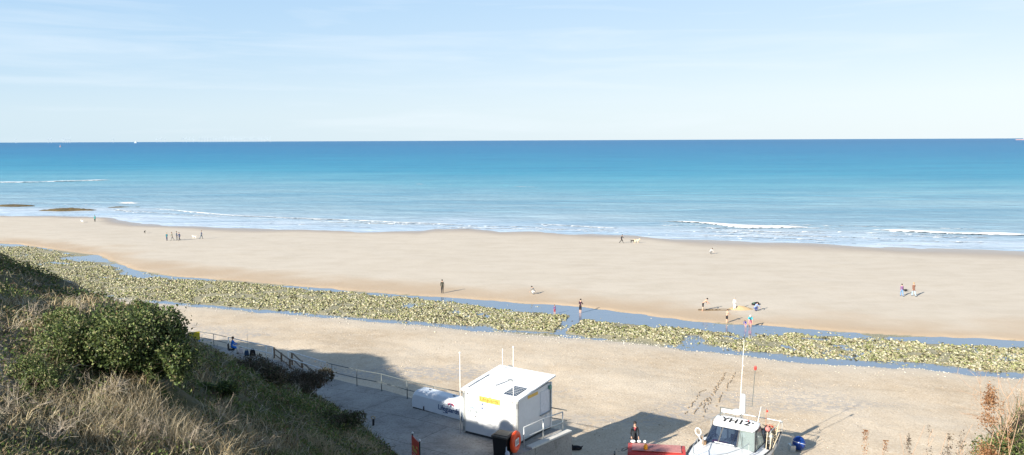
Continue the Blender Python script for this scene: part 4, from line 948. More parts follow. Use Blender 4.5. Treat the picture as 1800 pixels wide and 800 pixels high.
# seen from ahead: local +x is to the viewer's left
for t0, t1, g2 in ((0, .36, GL2), (.36, .74, GL), (.74, 1.0, GL)):
    pane('windscreen', (lerp3(bl, brr, t1), lerp3(bl, brr, t0), lerp3(tl, tr_, t0), lerp3(tl, tr_, t1)), g2, boat, .05)
pane('side_window', ((lo, 0, zb_), (lo, bk, zb_), (wt, bk+.1, zt), (wt, -fr_, zt)), GL, boat, .12)
pane('side_window', ((-lo, bk, zb_), (-lo, 0, zb_), (-wt, -fr_, zt), (-wt, bk+.1, zt)), GL2, boat, .12)
b = MB(); b.box((0, -.62, zb_-.02), (hw*1.4, .5, .06)); b.box((.0, -1.0, zb_+.25), (.5, .12, .35)); b.torus((.1, -.7, zb_+.2), .16, .018, 14, 5, ax=Vector((0, 1, .3))); b.build('dashboard', mat('dash_dark', (.03, .03, .04), .6), boat)
b = MB(); b.box((.1, -.45, zb_+.06), (1.3, .14, .06), rz=.05); b.box((.95, -.4, zb_+.08), (.3, .2, .1)); b.build('dash_cloth', mat('magenta_cloth', (.6, .06, .22), .8), boat)
for x in (-.75, .35):
    b = MB(); b.box((x, -1.25, zb_+.3), (.5, .14, .7)); b.box((x, -1.0, zb_+.02), (.5, .5, .12)); b.build('helm_seat', mat('seat_pale', (.5, .52, .5), .7), boat, bevel=.04)
# roof
rr_ = []
for y, k, z in ((-fr_+.14, .9, zt-.05), (-fr_+.05, .98, zt-.01), (-fr_-.3, 1.05, zt+.07), (bk+.3, 1.05, zt+.19), (bk+.1, 1.0, zt+.15)):
    ww = wt*k; rr_.append([Vector((-ww, y, z-.05)), Vector((-ww*.97, y, z+.02)), Vector((-ww*.6, y, z+.08)), Vector((0, y, z+.10)), Vector((ww*.6, y, z+.08)), Vector((ww*.97, y, z+.02)), Vector((ww, y, z-.05)), Vector((0, y, z-.06))])
b = MB(); b.loft(rr_); roof_ = b.build('wheelhouse_roof', BW, boat, True)
text('lettering', 'YH12', .68, (.84, -fr_-.10, zt+.165), (-1, 0, 0), (0, -1, .22), mat('black_print', (.01, .01, .012), .5), roof_, offset=.012, xs=1.05)
# rack on the roof
b = MB(); x0, x1, yb = .15, 1.05, bk+.35
b.tube([(x1, yb, zt), (x1, yb, zt+.75), (x0, yb, zt+.75), (x0, yb, zt)], .03, 6); b.tube([(x1, yb, zt+.38), (x0, yb, zt+.38)], .02, 6); b.build('roof_rack', GREY, boat)
b = MB(); b.box(((x0+x1)/2, yb-.05, zt+.58), (.75, .06, .2)); b.build('light_bar', WHT, boat)
# mast column, radar, aerials
mx_ = -.12; my = bk+.3
b = MB(); b.tube([(mx_, my, zt), (mx_, my, zt+.5)], .05, 8); b.tube([(mx_-.16, my, zt), (mx_-.1, my, zt+.5)], .025, 6); b.tube([(mx_-.04, my-.3, zt), (mx_, my, zt+.5)], .025, 6); b.build('mast_foot', STEEL, boat)
b = MB(); b.lathe([(.10, .5), (.27, .52), (.30, .62), (.28, .74), (.1, .78)], (mx_+.18, my, zt), 16); b.build('radar_dome', WHT, boat, True)
b = MB(); b.lathe([(.15, 0), (.17, .05), (.16, 1.02), (.13, 1.1), (.05, 1.12)], (mx_-.12, my, zt+.62), 14); b.build('mast_column', WHT, boat, True)
b = MB(); b.tube([(mx_+.02, my, zt+1.6), (mx_-.1, my, zt+4.9)], .022, 6, r2=.012); b.build('whip_aerial', WHT, boat)
b = MB(); b.tube([(mx_-.65, my, zt+1.1), (mx_-.78, my, zt+3.3)], .02, 6); b.tube([(mx_-.2, my, zt+1.45), (mx_-.68, my, zt+1.4)], .014, 5); b.tube([(mx_-.2, my, zt+1.1), (mx_-.65, my, zt+1.1)], .014, 5); re_ = b.build('aerial', GREY, boat)
b = MB(); b.lathe([(.07, 0), (.08, .08), (.08, .16), (.05, .22)], (mx_-.78, my, zt+3.25), 10); b.build('red_cap', RED, re_)
b = MB(); b.tube([(-wt+.15, my, zt), (-wt-.05, my, zt+1.2)], .022, 6, r2=.01); b.build('aerial', WHT, boat)
b = MB(); b.lathe([(.05, 0), (.07, .1), (.03, .2)], (-.62, my+.1, zt+.1), 10); b.build('red_lamp', RED, boat)
for x in (-.3, .2, -.9): b = MB(); b.box((x, my+.2, zt+.17), (.12, .1, .1)); b.build('deck_lamp', BLK, boat)
# bow rails
for sgn in (-1, 1):
    b = MB(); pts = [(sgn*1.3, .6, 3.55), (sgn*1.25, 1.6, 3.6), (sgn*.95, 3.0, 3.72), (sgn*.4, 4.3, 3.85), (0, 4.6, 3.87)]
    b.tube(pts, .02, 6)
    for q in pts[:-1]: b.tube([q, (q[0], q[1], 2.85)], .018, 6)
    b.build('bow_rail', PALE, boat)
b = MB(); b.tube([(.75, .12, 2.98), (.75, .25, 3.12), (-.35, .25, 3.12), (-.35, .12, 2.98)], .025, 6); b.build('grab_rail', PALE, boat)
b = MB(); b.tube([(-.1, .05, 3.05), (-.3, -.45, 3.75)], .012, 5); b.tube([(-.75, .05, 3.0), (-.45, -.42, 3.8)], .012, 5); b.build('wiper', BLK, boat)
b = MB(); b.torus((1.75, .2, 3.5), .2, .03, 18, 6, ax=Vector((.3, 1, 0))); b.tube([(1.75, .2, 3.3), (1.45, .2, 2.8)], .03, 6); b.build('hoop', WHT, boat)
b = MB(); b.tube([(1.35, .35, 2.85), (1.55, .1, 3.3)], .05, 6); b.lathe([(.13, -.09), (.13, .09)], (1.3, .4, 3.0), axis='Y'); b.build('winch', mat('winch_rust', (.22, .14, .08), .8), boat)
# guard frame aft
b = MB()
for x in (-1.75, 1.75):
    b.tube([(x, bk-.1, 2.7), (x, bk-.1, 3.6), (x, -4.1, 3.5), (x, -4.1, 2.7)], .025, 6)
b.tube([(-1.75, -4.1, 3.5), (1.75, -4.1, 3.5)], .025, 6); b.build('aft_rail', PALE, boat)
# trailer
bl_ = boat.location; tr = empty('boat_trailer', Vector((wc.x, wc.y, 0)), boat.rotation_euler.z, 'boat trailer carrying the white fishing boat', 'trailer')
for x in (-.6, .6): b = MB(); b.box((x, .2, 1.78), (.12, 7.5, .14)); b.build('beam', STEEL, tr)
b = MB(); b.box((0, -.9, 1.72), (2.6, .14, .14)); b.build('axle', STEEL, tr)
gzt = float(beach_h(wc.x, wc.y))
for x in (-1.45, 1.45):
    b = MB(); b.lathe([(.25, -.14), (.4, -.13), (.44, 0), (.4, .13), (.25, .14)], (x, -.9, gzt+.43), 20, axis='X'); wh = b.build('wheel', BLK, tr, True)
    b = MB(); b.lathe([(.22, -.15), (.22, .15)], (x, -.9, gzt+.43), 12, axis='X'); b.build('rim', WHT, wh)
# lobster pots, ropes, poles on the aft deck (things on the boat)
BM = Matrix.Translation(boat.location) @ Matrix.Rotation(boat.rotation_euler.z, 4, 'Z'); brz = boat.rotation_euler.z
ROPE = mat('rope_tan', (.46, .36, .22), .9); NET = mat('pot_net', (.20, .16, .11), .9)
pot = empty('lobster_pot', BM @ Vector((0, 0, 0)), brz)
b = MB()
for x in (-.35, 0, .35):
    b.tube([(x, -.24, .02), (x, -.24, .2), (x, -.12, .38), (x, .12, .38), (x, .24, .2), (x, .24, .02)], .018, 5)
for y, z in ((-.24, .03), (.24, .03), (-.24, .2), (.24, .2), (0, .39)): b.tube([(-.36, y, z), (.36, y, z)], .015, 5)
b.build('frame', STEEL, pot)
b = MB()
for k in range(13):
    x = -.36+.06*k; b.tube([(x, -.235, .03), (x, -.235, .2), (x, 0, .375), (x, .235, .2), (x, .235, .03)], .007, 4)
for k in range(6): b.tube([(-.36, -.23+.05*k, .2+.03*k), (.36, -.23+.05*k, .2+.03*k)], .006, 4); b.tube([(-.36, .23-.05*k, .2+.03*k), (.36, .23-.05*k, .2+.03*k)], .006, 4)
b.build('netting', NET, pot)
spots = [(-.9, -2.3, 2.37, 0, 'lobster pot low on deck just behind the wheelhouse'), (-.1, -2.35, 2.37, 5, 'lobster pot low on deck on the camera-left side'), (-.8, -2.35, 2.77, -6, 'lobster pot second up in the stack behind the wheelhouse'), (-.75, -2.3, 3.17, 4, 'top lobster pot of the stack behind the wheelhouse'),
         (-.95, -3.1, 2.37, 8, 'lobster pot low at the stern rail'), (-.85, -3.15, 2.77, 80, 'lobster pot standing crosswise near the stern'), (.6, -3.2, 2.37, 3, 'lobster pot alone on the far stern corner')]
for i, (x, y, z, a, lab) in enumerate([(x-.55, y+.15, z+.02, a, lab) for x, y, z, a, lab in spots]):
    o = pot if i == 0 else copy_tree(pot)
    o.location = BM @ Vector((x, y, z)); o.rotation_euler = (0, 0, brz+R(a)); tag(o, lab, 'lobster pot', 'lobster pots stacked on the aft deck')
PW = mat('cane_pale', (.62, .54, .40), .8)
for i, (x0, y0, x1, y1, zt_, lab) in enumerate(((-1.75, -.9, -1.72, -1.3, 3.7, 'pale cane leaning nearest the wheelhouse side window'), (-1.85, -1.25, -1.9, -1.55, 3.6, 'second pale cane leaning behind the wheelhouse'), (-1.9, -1.8, -2.05, -2.2, 3.9, 'tallest pale cane among the lobster pots'),
        (-1.85, -1.0, -2.1, -2.3, 3.4, 'crossing pale cane slanting over the aft rail'), (-1.55, -2.4, -1.9, -3.0, 3.8, 'pale cane leaning outward near the stern'), (-1.5, -2.9, -1.7, -3.2, 3.5, 'last pale cane by the stern corner'))):
    b = MB(); b.tube([(0, 0, 0), BM.to_3x3() @ Vector((x1-x0, y1-y0, zt_-2.2))], .026, 6, r2=.018); e = b.build('marker_cane', PW); e.location = BM @ Vector((x0, y0, 2.2)); tag(e, lab, 'cane', 'canes leaning at the stern of the boat')
def ball_thing(name, loc, r_, m_, label, cat, sq=(1, 1, 1)):
    e = empty(name, loc, 0, label, cat); b = MB(); b.ball((0, 0, r_*sq[2]), r_, sq, 14); b.build('float', m_, e, True); b = MB(); b.torus((0, 0, 2*r_*sq[2]+.02), r_*.2, .02, 10, 5, ax=Vector((1, 0, 0))); b.build('eye', m_, e); return e
ball_thing('buoy', BM @ Vector((-1.55, -1.95, 3.5)), .15, mat('buoy_pink', (.55, .2, .18), .6), 'faded pink float beside the wheelhouse roof', 'buoy')
ball_thing('buoy', BM @ Vector((-1.75, -1.95, 3.12)), .13, PALE, 'white float below the pink float', 'buoy')
e = empty('rope_coil', BM @ Vector((-1.30, -3.15, 3.25)), 0, 'bright red coil of rope on top of the lobster pots', 'rope'); b = MB()
for k in range(4): b.torus((0, 0, .03+.04*k), .28-.02*k, .03, 18, 6)
b.build('coils', RED, e)
e = empty('rope_coil', BM @ Vector((-1.60, -2.75, 3.2)), 0, 'tan rope tangle hanging over the lobster pots', 'rope'); b = MB(); r9 = random.Random(5)
for k in range(9):
    b.tube([(r9.uniform(-.5, .3), r9.uniform(-.5, .5), .35*math.sin(j*.9+k)+r9.uniform(-.15, .1)) for j in range(6)], .018, 5)
b.build('coils', ROPE, e)
e = empty('dan_flag', BM @ Vector((-1.15, -2.9, 2.4)), 0, 'thin red tipped marker pole rising from the lobster pots', 'marker pole'); b = MB(); b.tube([(0, 0, 0), (0, 0, 2.1)], .014, 5); b.build('pole', mat('pole_rust', (.45, .2, .12), .8), e); b = MB(); b.box((.05, 0, 1.95), (.12, .01, .12)); b.build('pennant', RED, e)
# blue drum on the sand
q = at(1413, 800, 1.3); q = Vector((q.x, q.y+.9, 0)); q.z = float(beach_h(q.x, q.y)); e = empty('mooring_buoy', q, 0, 'large blue round buoy on the sand behind the boat stern', 'buoy')
b = MB(); b.ball((0, 0, .45), .40, (1, 1, 1.1), 18); b.build('float', mat('buoy_blue', (.008, .05, .26), .35), e, True)
b = MB(); b.torus((0, 0, .5), .41, .016, 22, 6, ax=Vector((.3, .2, 1))); b.build('rope', mat('rope_pale', (.7, .74, .74), .8), e)
b = MB(); b.box((-.45, -.1, .2), (.3, .5, .4)); b.tube([(-.5, -.1, 0), (-.42, -.1, 1.0)], .04, 6); b.build('stand', PALE, e)

# ------------------------------------------------------------------ red tractor
ta, tb = at(1103, 797, 2.55), at(1206, 803, 2.55); tu = (tb-ta).normalized(); g_t = float(beach_h(ta.x+1, ta.y))
tra = empty('tractor', Vector((ta.x, ta.y, g_t)), math.atan2(tu.y, tu.x), 'red tractor with orange beacon beside the boat', 'tractor'); TR = mat('tractor_red', (.62, .07, .06), .5, c2=(.45, .06, .05), scale=2.5)
Lt = (tb-ta).length; hz = 2.62-g_t
b = MB(); rg_ = []
for x, k in ((0, .92), (.15, 1), (Lt-.3, .96), (Lt, .82)):
    rg_.append([Vector((x, 0.0, hz-.75)), Vector((x, 0, hz-.12)), Vector((x, .12, hz-.02*k)), Vector((x, .75, hz+.04)), Vector((x, 1.5, hz-.02*k)), Vector((x, 1.65, hz-.12)), Vector((x, 1.65, hz-.75))])
b.loft(rg_); b.build('bonnet', TR, tra, bevel=.02)
b = MB(); b.box((Lt*.5, .78, hz+.05), (Lt*.85, 1.1, .02)); b.build('bonnet_top', mat('faded_red', (.5, .22, .2), .7, var=.15), tra)
b = MB(); b.box((Lt*.86, -.01, hz-.16), (.35, .02, .1)); b.build('badge_plate', NAVY, tra)
b = MB(); b.box((Lt*.4, .56, hz-1.0), (Lt*1.1, .5, .5)); b.build('chassis', BLK, tra)
for x, r_, w_ in ((.75, .5, .36), (Lt-.7, .42, .28)):
    for y in (.22, 1.4):
        b = MB(); b.lathe([(r_*.55, -w_/2), (r_*.93, -w_/2), (r_, -w_/4), (r_, w_/4), (r_*.93, w_/2), (r_*.55, w_/2)], (x, y, r_), 24, axis='Y'); wh = b.build('wheel', BLK, tra, True)
        b = MB(); b.lathe([(r_*.5, -w_/2-.01), (r_*.5, w_/2+.01)], (x, y, r_), 14, axis='Y'); b.build('rim', WHT, wh)
b = MB(); b.box((-.5, .76, hz-.75), (.5, .5, .1)); b.box((-.75, .76, hz-.55), (.08, .5, .4)); b.build('seat', BLK, tra, bevel=.02)
b = MB(); b.torus((-.18, .76, hz-.12), .2, .02, 16, 6, ax=Vector((-.5, 0, 1))); b.build('steering_wheel', BLK, tra)
bcn = at(1135, 789, 2.7)-tra.location; bcn = Matrix.Rotation(-tra.rotation_euler.z, 3, 'Z') @ bcn
b = MB(); b.lathe([(.07, 0), (.11, .02), (.12, .1), (.11, .26), (.05, .33)], (bcn.x, min(bcn.y, 1.5), hz+.03), 12); b.build('beacon', mat('beacon_orange', (.85, .33, .02), .3), tra, True)
b = MB(); b.ball((.28, 1.5, hz+.09), .12, (1.3, 1, .7)); b.ball((.62, 1.52, hz+.1), .1, (1.2, 1, .8)); b.ball((.95, 1.52, hz+.1), .09); b.build('pale_cloth', WHT, tra, True)

# ------------------------------------------------------------------ tyre tracks pressed in the shingle
TRK = mat('track_dark_sand', (.33, .25, .165), .95)  # darker sand colour laid along the tracks
def track(pix, label):
    b = MB(); pts = resample([ground(a, c) for a, c in pix], .35); r9 = random.Random(len(pix)*7+int(pix[0][0]))
    for i in range(len(pts)-1):
        if r9.random() < .3: continue
        a, c = pts[i], pts[i+1]; d = (c-a).normalized(); nn_ = Vector((-d.y, d.x, 0))*(.03+.03*r9.random()); of = nn_*r9.uniform(-2, 2)
        q = [a+nn_+of, a-nn_+of, c-nn_*.6+of, c+nn_*.6+of]
        q = [Vector((v.x, v.y, float(beach_h(v.x, v.y))+.03)) for v in q]; b.add(q+[v-Vector((0, 0, .08)) for v in q], [(0, 1, 2, 3), (0, 4, 5, 1), (1, 5, 6, 2), (2, 6, 7, 3), (3, 7, 4, 0)])
    tag(b.build('tyre_track', TRK), label, 'tyre track', kind='structure')
track([(1237, 740), (1240, 720), (1250, 700), (1262, 680), (1275, 655)], 'tyre track')
track([(1232, 720), (1247, 700), (1262, 675), (1276, 656)], 'tyre track'); track([(1258, 715), (1275, 685), (1293, 655)], 'tyre track')
track([(1203, 728), (1222, 705), (1230, 690), (1250, 682)], 'tyre track'); track([(1216, 730), (1228, 715), (1243, 700)], 'tyre track')

# ------------------------------------------------------------------ horizon: turbines, buoy, ship
tb_ = empty('wind_turbine', (0, 0, 0)); TW = mat('turbine_haze_tone', (.46, .53, .58), .5)  # distance haze put into the colour, bluish grey instead of white
b = MB(); b.tube([(0, 0, 0), (0, 0, 95)], 3.2, 8, r2=2); b.build('tower', TW, tb_)
b = MB(); b.box((0, 3, 97), (6, 14, 6)); b.build('nacelle', TW, tb_)
for k in range(3):
    a = 2*math.pi*k/3+.4; b = MB(); b.tube([(0, -5, 97), (55*math.sin(a), -5, 97+55*math.cos(a))], 3, 4, r2=.8); b.build('blade', TW, tb_)
TX = [28, 85, 90, 111, 115, 119, 123, 199, 276, 283, 290]+list(range(322, 345, 6))+list(range(350, 480, 5))
for i, px in enumerate(TX):
    o = tb_ if i == 0 else copy_tree(tb_)
    d = ray(px, 249); D_ = 17500+random.uniform(-1500, 1500); o.location = (d[0]/d[1]*D_, D_, -14); o.rotation_euler = (0, 0, random.uniform(-.5, .5))
    tag(o, 'tiny pale wind turbine far away on the left horizon', 'wind turbine', 'wind turbines on the horizon')
d = ray(238, 248); D_ = 14000; e = empty('ship', (d[0]/d[1]*D_, D_, 0), 0, 'tiny white ship upright on the horizon among the turbines', 'ship')
b = MB(); b.box((0, 0, 6), (40, 12, 12)); b.build('hull', TW, e); b = MB(); b.box((0, 0, 20), (16, 10, 20)); b.tube([(0, 0, 28), (0, 0, 38)], 2, 6); b.build('bridge', TW, e)
p_ = at(1793, 245.3, 0); D_ = 9000; d = ray(1795, 244); e = empty('ship', (d[0]/d[1]*D_, D_, 0), 0, 'faint reddish grey ship on the horizon at the far right', 'ship')
b = MB(); b.box((0, 0, 4), (110, 16, 9)); b.build('hull', mat('ship_rust', (.45, .3, .3), .7), e); b = MB(); b.box((38, 0, 13), (16, 12, 12)); b.build('bridge', TW, e)
q = at(106, 258.5, 0); e = empty('sea_buoy', q, 0, 'tiny reddish buoy on the sea at the left', 'buoy'); b = MB(); b.lathe([(3.5, -1), (3.5, 1), (1.2, 2), (.8, 7), (.2, 8)], n=10); b.build('float', mat('sea_buoy_red', (.6, .35, .3), .6), e); b = MB(); b.lathe([(.8, 8), (.8, 9.5)], n=8); b.build('topmark', TW, e)

# ------------------------------------------------------------------ vegetation
LEAF = attr_mat('leaf', .6, .35, translucent=.3); GRS = attr_mat('grass_blade', .75, .25, translucent=.25); TWG = mat('dead_twig', (.42, .36, .28), .85, c2=(.26, .21, .16), scale=3)
BARK = mat('bark_dark', (.07, .05, .035), .9)
def blades(P, L, Wd, tint, lean, name):
    n = len(P); a = rng.random(n)*6.28; la = rng.random(n)*6.28; ln = lean*(.3+rng.random(n))
    d = np.stack([np.cos(la)*ln, np.sin(la)*ln, np.ones(n)], 1); d /= np.linalg.norm(d, axis=1)[:, None]; d *= L[:, None]
    wv = np.stack([np.cos(a), np.sin(a), np.zeros(n)], 1)*Wd[:, None]; droop = np.stack([np.cos(la)*ln, np.sin(la)*ln, -.55*ln], 1)*L[:, None]*.5
    m_ = P+d*.55; tp_ = P+d+droop
    V = np.stack([P-wv, P+wv, m_-wv*.7, m_+wv*.7, tp_-wv*.12, tp_+wv*.12], 1).reshape(-1, 3); i = np.arange(n)[:, None]*6
    Fq = np.concatenate([i+[0, 1, 3, 2], i+[2, 3, 5, 4]], 0); return np_mesh(name, V, Fq, tint=np.repeat(tint, 6, 0))
# grass over the visible hillside, denser nearer the viewpoint
def hill_points(n, xr, yr, power=1.2):
    x = rng.uniform(*xr, n); y = rng.uniform(*yr, n); nn_, s = ns(x, y); d = np.interp(s, O_S, O_V)-nn_
    r_ = np.hypot(x, y); k = (d > .15) & (np.abs(x) < y*.68+3) & (rng.random(n) < np.clip((11/np.maximum(r_, 4))**power, 0, 1)) & (r_ > 4)
    return x[k], y[k], d[k]
gx_, gy_, gd = hill_points(1100000, (-42, 0), (4, 80), .95)
cl = fbm(gx_, gy_, .16, 4); cl2 = fbm(gx_+70, gy_, 1.6, 3); _n, gs_ = ns(gx_, gy_); k = (rng.random(len(gx_)) < np.clip(1.75-cl*2.0, .05, 1)*(1-.85*sstep(3, 9, gs_)*sstep(7.5, 10, gd))) & (cl2 > .40)
gx_, gy_, gd, cl2 = gx_[k], gy_[k], gd[k], cl2[k]; n = len(gx_)
far_ = np.hypot(gx_, gy_); gz_ = hill_h(gx_, gy_)
dry = fbm(gx_+13, gy_+4, .3, 4)+.10*(gd > 10.5)-.14*((gd < 9))+.08*(rng.random(n)-.5)
pal_dry = pick([(.50, .42, .26), (.36, .28, .16), (.22, .16, .09), (.56, .50, .36)], n, (3, 3, 2, 1.6)); pal_gr = pick([(.10, .155, .04), (.065, .11, .03), (.16, .20, .055), (.25, .23, .11)], n, (3, 3, 2, 1.3))
tn = np.where((dry > .52)[:, None], pal_dry, pal_gr)
Lb = (.10+.30*rng.random(n)**1.3)*(.6+.9*cl2)*(1+.5*(dry > .52)); Wb = .0026+.00042*far_
print('grass blades', n)
tag(link_mesh('hillside_grass', blades(np.stack([gx_, gy_, gz_-.03], 1), Lb, Wb, tn, .75, 'hillside_grass'), GRS), 'rough mix of dry straw and green grass on the slope', 'grass', kind='stuff')
gx_, gy_, gd = hill_points(60000, (2, 14), (3, 16), .4); n = len(gx_)
tn = pick([(.50, .42, .26), (.36, .26, .15), (.10, .16, .04), (.07, .11, .03)], n, (3, 2, 3, 2))
tag(link_mesh('knoll_grass', blades(np.stack([gx_, gy_, hill_h(gx_, gy_)-.03], 1), .1+.2*rng.random(n), np.full(n, .005), tn, .9, 'knoll_grass'), GRS), 'grass on the knoll at the lower right corner', 'grass', kind='stuff')
wx, wy, wd_ = hill_points(9000, (2.2, 9), (4.5, 9.5), .2); n = len(wx)
me = blades(np.stack([wx, wy, hill_h(wx, wy)-.03], 1), .18+.45*rng.random(n)**2, np.full(n, .0022), pick([(.42, .33, .22), (.30, .20, .12), (.20, .15, .09), (.42, .24, .12)], n, (3, 3, 1, 1.5)), .55, 'dry_weeds')
tag(link_mesh('dry_weeds', me, GRS), 'thin tan weeds fringing the lower right corner', 'weeds', kind='stuff')
# low leafy herbs
def leaves(P, size, tint, name, up=.4):
    n = len(P); u = rng.normal(size=(n, 3)); u /= np.linalg.norm(u, axis=1)[:, None]; w_ = rng.normal(size=(n, 3))+np.array([0, 0, up]); v = np.cross(u, w_); v /= np.linalg.norm(v, axis=1)[:, None]
    s_ = size[:, None]; V = np.stack([P-u*s_, P+v*s_*.55, P+u*s_, P-v*s_*.55], 1).reshape(-1, 3)
    return np_mesh(name, V, np.arange(n*4).reshape(n, 4), tint=np.repeat(tint, 4, 0))
lx, ly, ld = hill_points(620000, (-36, 0), (6, 60), .9); m1 = fbm(lx+5, ly+40, .3, 4); _n, ls_ = ns(lx, ly); m1 = m1+.05*(ls_ < -3)*(ld > 10)-.07*sstep(3, 9, ls_)*sstep(7.5, 10, ld); k = m1 > .485; lx, ly, m1 = lx[k], ly[k], m1[k]; n = len(lx)
lz = hill_h(lx, ly)+rng.random(n)**1.5*np.minimum(.45, .4*(m1-.44)*8)
tn = pick([(.10, .15, .038), (.065, .10, .028), (.21, .23, .075), (.17, .12, .06), (.30, .25, .15)], n, (3, 3, 2.4, 1.6, 1.6))
print('herb leaves', n)
tag(link_mesh('hillside_herbs', leaves(np.stack([lx, ly, lz], 1), (.018+.02*rng.random(n))*(.7+np.hypot(lx, ly)/26), tn, 'hillside_herbs'), LEAF), 'low leafy green herbs and brambles on the slope', 'ground cover', kind='stuff')
def bush(c, r_, h_, n, pal, wts, label, name='bush', leaf=.035, lobes=9, seed=1, twig=0, tm=None):
    rg = np.random.default_rng(seed); e = empty(name, c, 0, label, 'bush')
    ce = np.stack([rg.uniform(-.65, .65, lobes)*r_[0], rg.uniform(-.65, .65, lobes)*r_[1], rg.uniform(.25, .75, lobes)*h_], 1); rad = rg.uniform(.32, .55, lobes)*min(r_)
    i = rg.integers(0, lobes, n); u = rg.normal(size=(n, 3)); u /= np.linalg.norm(u, axis=1)[:, None]; rr_ = rad[i]*(.62+.5*rg.random(n)**.6)*(1+.35*rg.normal(size=n)*(rg.random(n) < .25))
    P = ce[i]+u*rr_[:, None]*np.array([1, 1, .85]); P[:, 2] = np.maximum(P[:, 2], -.3)
    k = (vnoise(P[:, 0]*3+40+seed, P[:, 1]*3+P[:, 2]*2.3+9)) > .28; P = P[k]; n = len(P)
    global rng; old = rng; rng = rg; tn = pick(pal, n, wts, .3); me = leaves(P, leaf*(.7+.6*rg.random(n)), tn, 'foliage'); rng = old
    link_mesh('foliage', me, LEAF, e)
    b = MB()
    for k in range(lobes):
        b.tube([(0, 0, -.2), (ce[k][0]*.4, ce[k][1]*.4, ce[k][2]*.6), tuple(ce[k])], .035, 5, r2=.012)
        for j in range(4): q = ce[k]+rg.normal(size=3)*rad[k]*.7; b.tube([tuple(ce[k]), tuple(q)], .012, 4, r2=.005)
    b.build('stems', BARK, e)
    if twig:
        b = MB()
        for k in range(twig):
            a = rg.random()*6.28; q = Vector((math.cos(a)*r_[0]*rg.random()*.9, math.sin(a)*r_[1]*rg.random()*.9, h_*.4)); d = Vector((rg.normal()*.3, rg.normal()*.3, 1)).normalized()*h_*.75*rg.random(); b.tube([q, q+d*.6, q+d+Vector((rg.normal()*.06, 0, 0))], .008, 4, r2=.003)
        b.build('dead_stalks', tm or TWG, e)
    return e
GP = [(.07, .105, .033), (.12, .17, .05), (.21, .24, .08), (.038, .055, .022), (.30, .27, .14)]
def hb(px, py):
    q = on_hill(px, py); return q if q else at(px, py, 8)
bush(hb(262, 668), (1.8, 1.6), 2.3, 34000, GP, (4, 4, 2, 4, 1), 'largest dark green bush on the left slope', leaf=.05, lobes=16, seed=11)
bush(hb(180, 650), (1.8, 1.3), 1.6, 26000, GP, (3, 4, 4, 3, 2), 'sunlit green bush left of the largest bush', leaf=.042, lobes=12, seed=12)
bush(hb(230, 575), (1.0, .9), 1.0, 8000, GP[:3]+[(.2, .11, .06)], (3, 3, 2, 3), 'russet tipped bush behind the sunlit one at the slope crest', leaf=.05, lobes=8, seed=13)
bush(hb(100, 590), (1.1, .9), .8, 8000, GP, (3, 3, 3, 1, 2), 'low yellowish bush near the left edge', leaf=.038, lobes=8, seed=14)
bush(hb(60, 690), (1.0, .8), .75, 9000, GP, (3, 3, 2, 2, 1.5), 'low tangled bush at the left edge of the picture', leaf=.03, lobes=8, seed=15)
bush(hb(385, 700), (1.0, .6), .4, 4000, GP, (3, 4, 2, 2, 0), 'small bright green bush in front of the seated person', leaf=.06, lobes=7, seed=16)
GB = [(.11, .085, .06), (.07, .065, .04), (.16, .125, .085), (.06, .08, .035)]
bush(hb(465, 668), (2.0, 1.3), .95, 11000, GB, (3, 3, 2, 2), 'grey brown shrub left of the timber handrails', leaf=.05, lobes=10, seed=17, twig=160, tm=mat('twig_greybrown', (.16, .12, .09), .9))
bush(hb(535, 690), (1.8, 1.2), 1.15, 12000, GB, (3, 3, 2, 1), 'grey brown twiggy shrub nearest the short white railing', leaf=.05, lobes=10, seed=18, twig=200, tm=mat('twig_greybrown', (.16, .12, .09), .9))
bush(hb(596, 748), (1.6, .8), .5, 5000, GB+[(.09, .12, .04)], (2, 2, 1, 2, 4), 'low dull green shrub beside the ramp edge', leaf=.045, lobes=8, seed=19, twig=90)
bush(hb(1790, 799)-Vector((0, 0, .12)), (.42, .35), .22, 3000, GP, (3, 4, 4, 1, 2), 'small sunlit green bush in the lower right corner', leaf=.016, lobes=7, seed=20)
# dead branching shrubs
def dead(c, h_, label, seed, spread=.6, m_=TWG, n0=5, thick=.014, depth=3):
    rg = random.Random(seed); e = empty('dead_shrub', c, 0, label, 'dead shrub', 'pale dead shrubs on the slope'); b = MB(); b2 = MB()
    def grow(p, d, L, th, lv):
        k = 3; pts = [p]
        for i in range(k):
            d = (d+Vector((rg.gauss(0, .18), rg.gauss(0, .18), rg.gauss(0, .12)))).normalized(); pts.append(pts[-1]+d*L/k)
        (b if lv == 0 else b2).tube(pts, th, 4, r2=th*.5)
        if lv < depth:
            for i in range(rg.randint(2, 4)):
                q = pts[rg.randint(1, k)]; dd_ = (d+Vector((rg.gauss(0, spread), rg.gauss(0, spread), rg.gauss(.1, .4)))).normalized(); grow(q, dd_, L*rg.uniform(.45, .75), th*.6, lv+1)
    for i in range(n0): grow(Vector((rg.gauss(0, .06), rg.gauss(0, .06), -.05)), Vector((rg.gauss(0, spread), rg.gauss(0, spread*.7), 1)).normalized(), h_*rg.uniform(.45, .7), thick, 0)
    b.build('stem', m_, e); b2.build('twigs', m_, e); return e
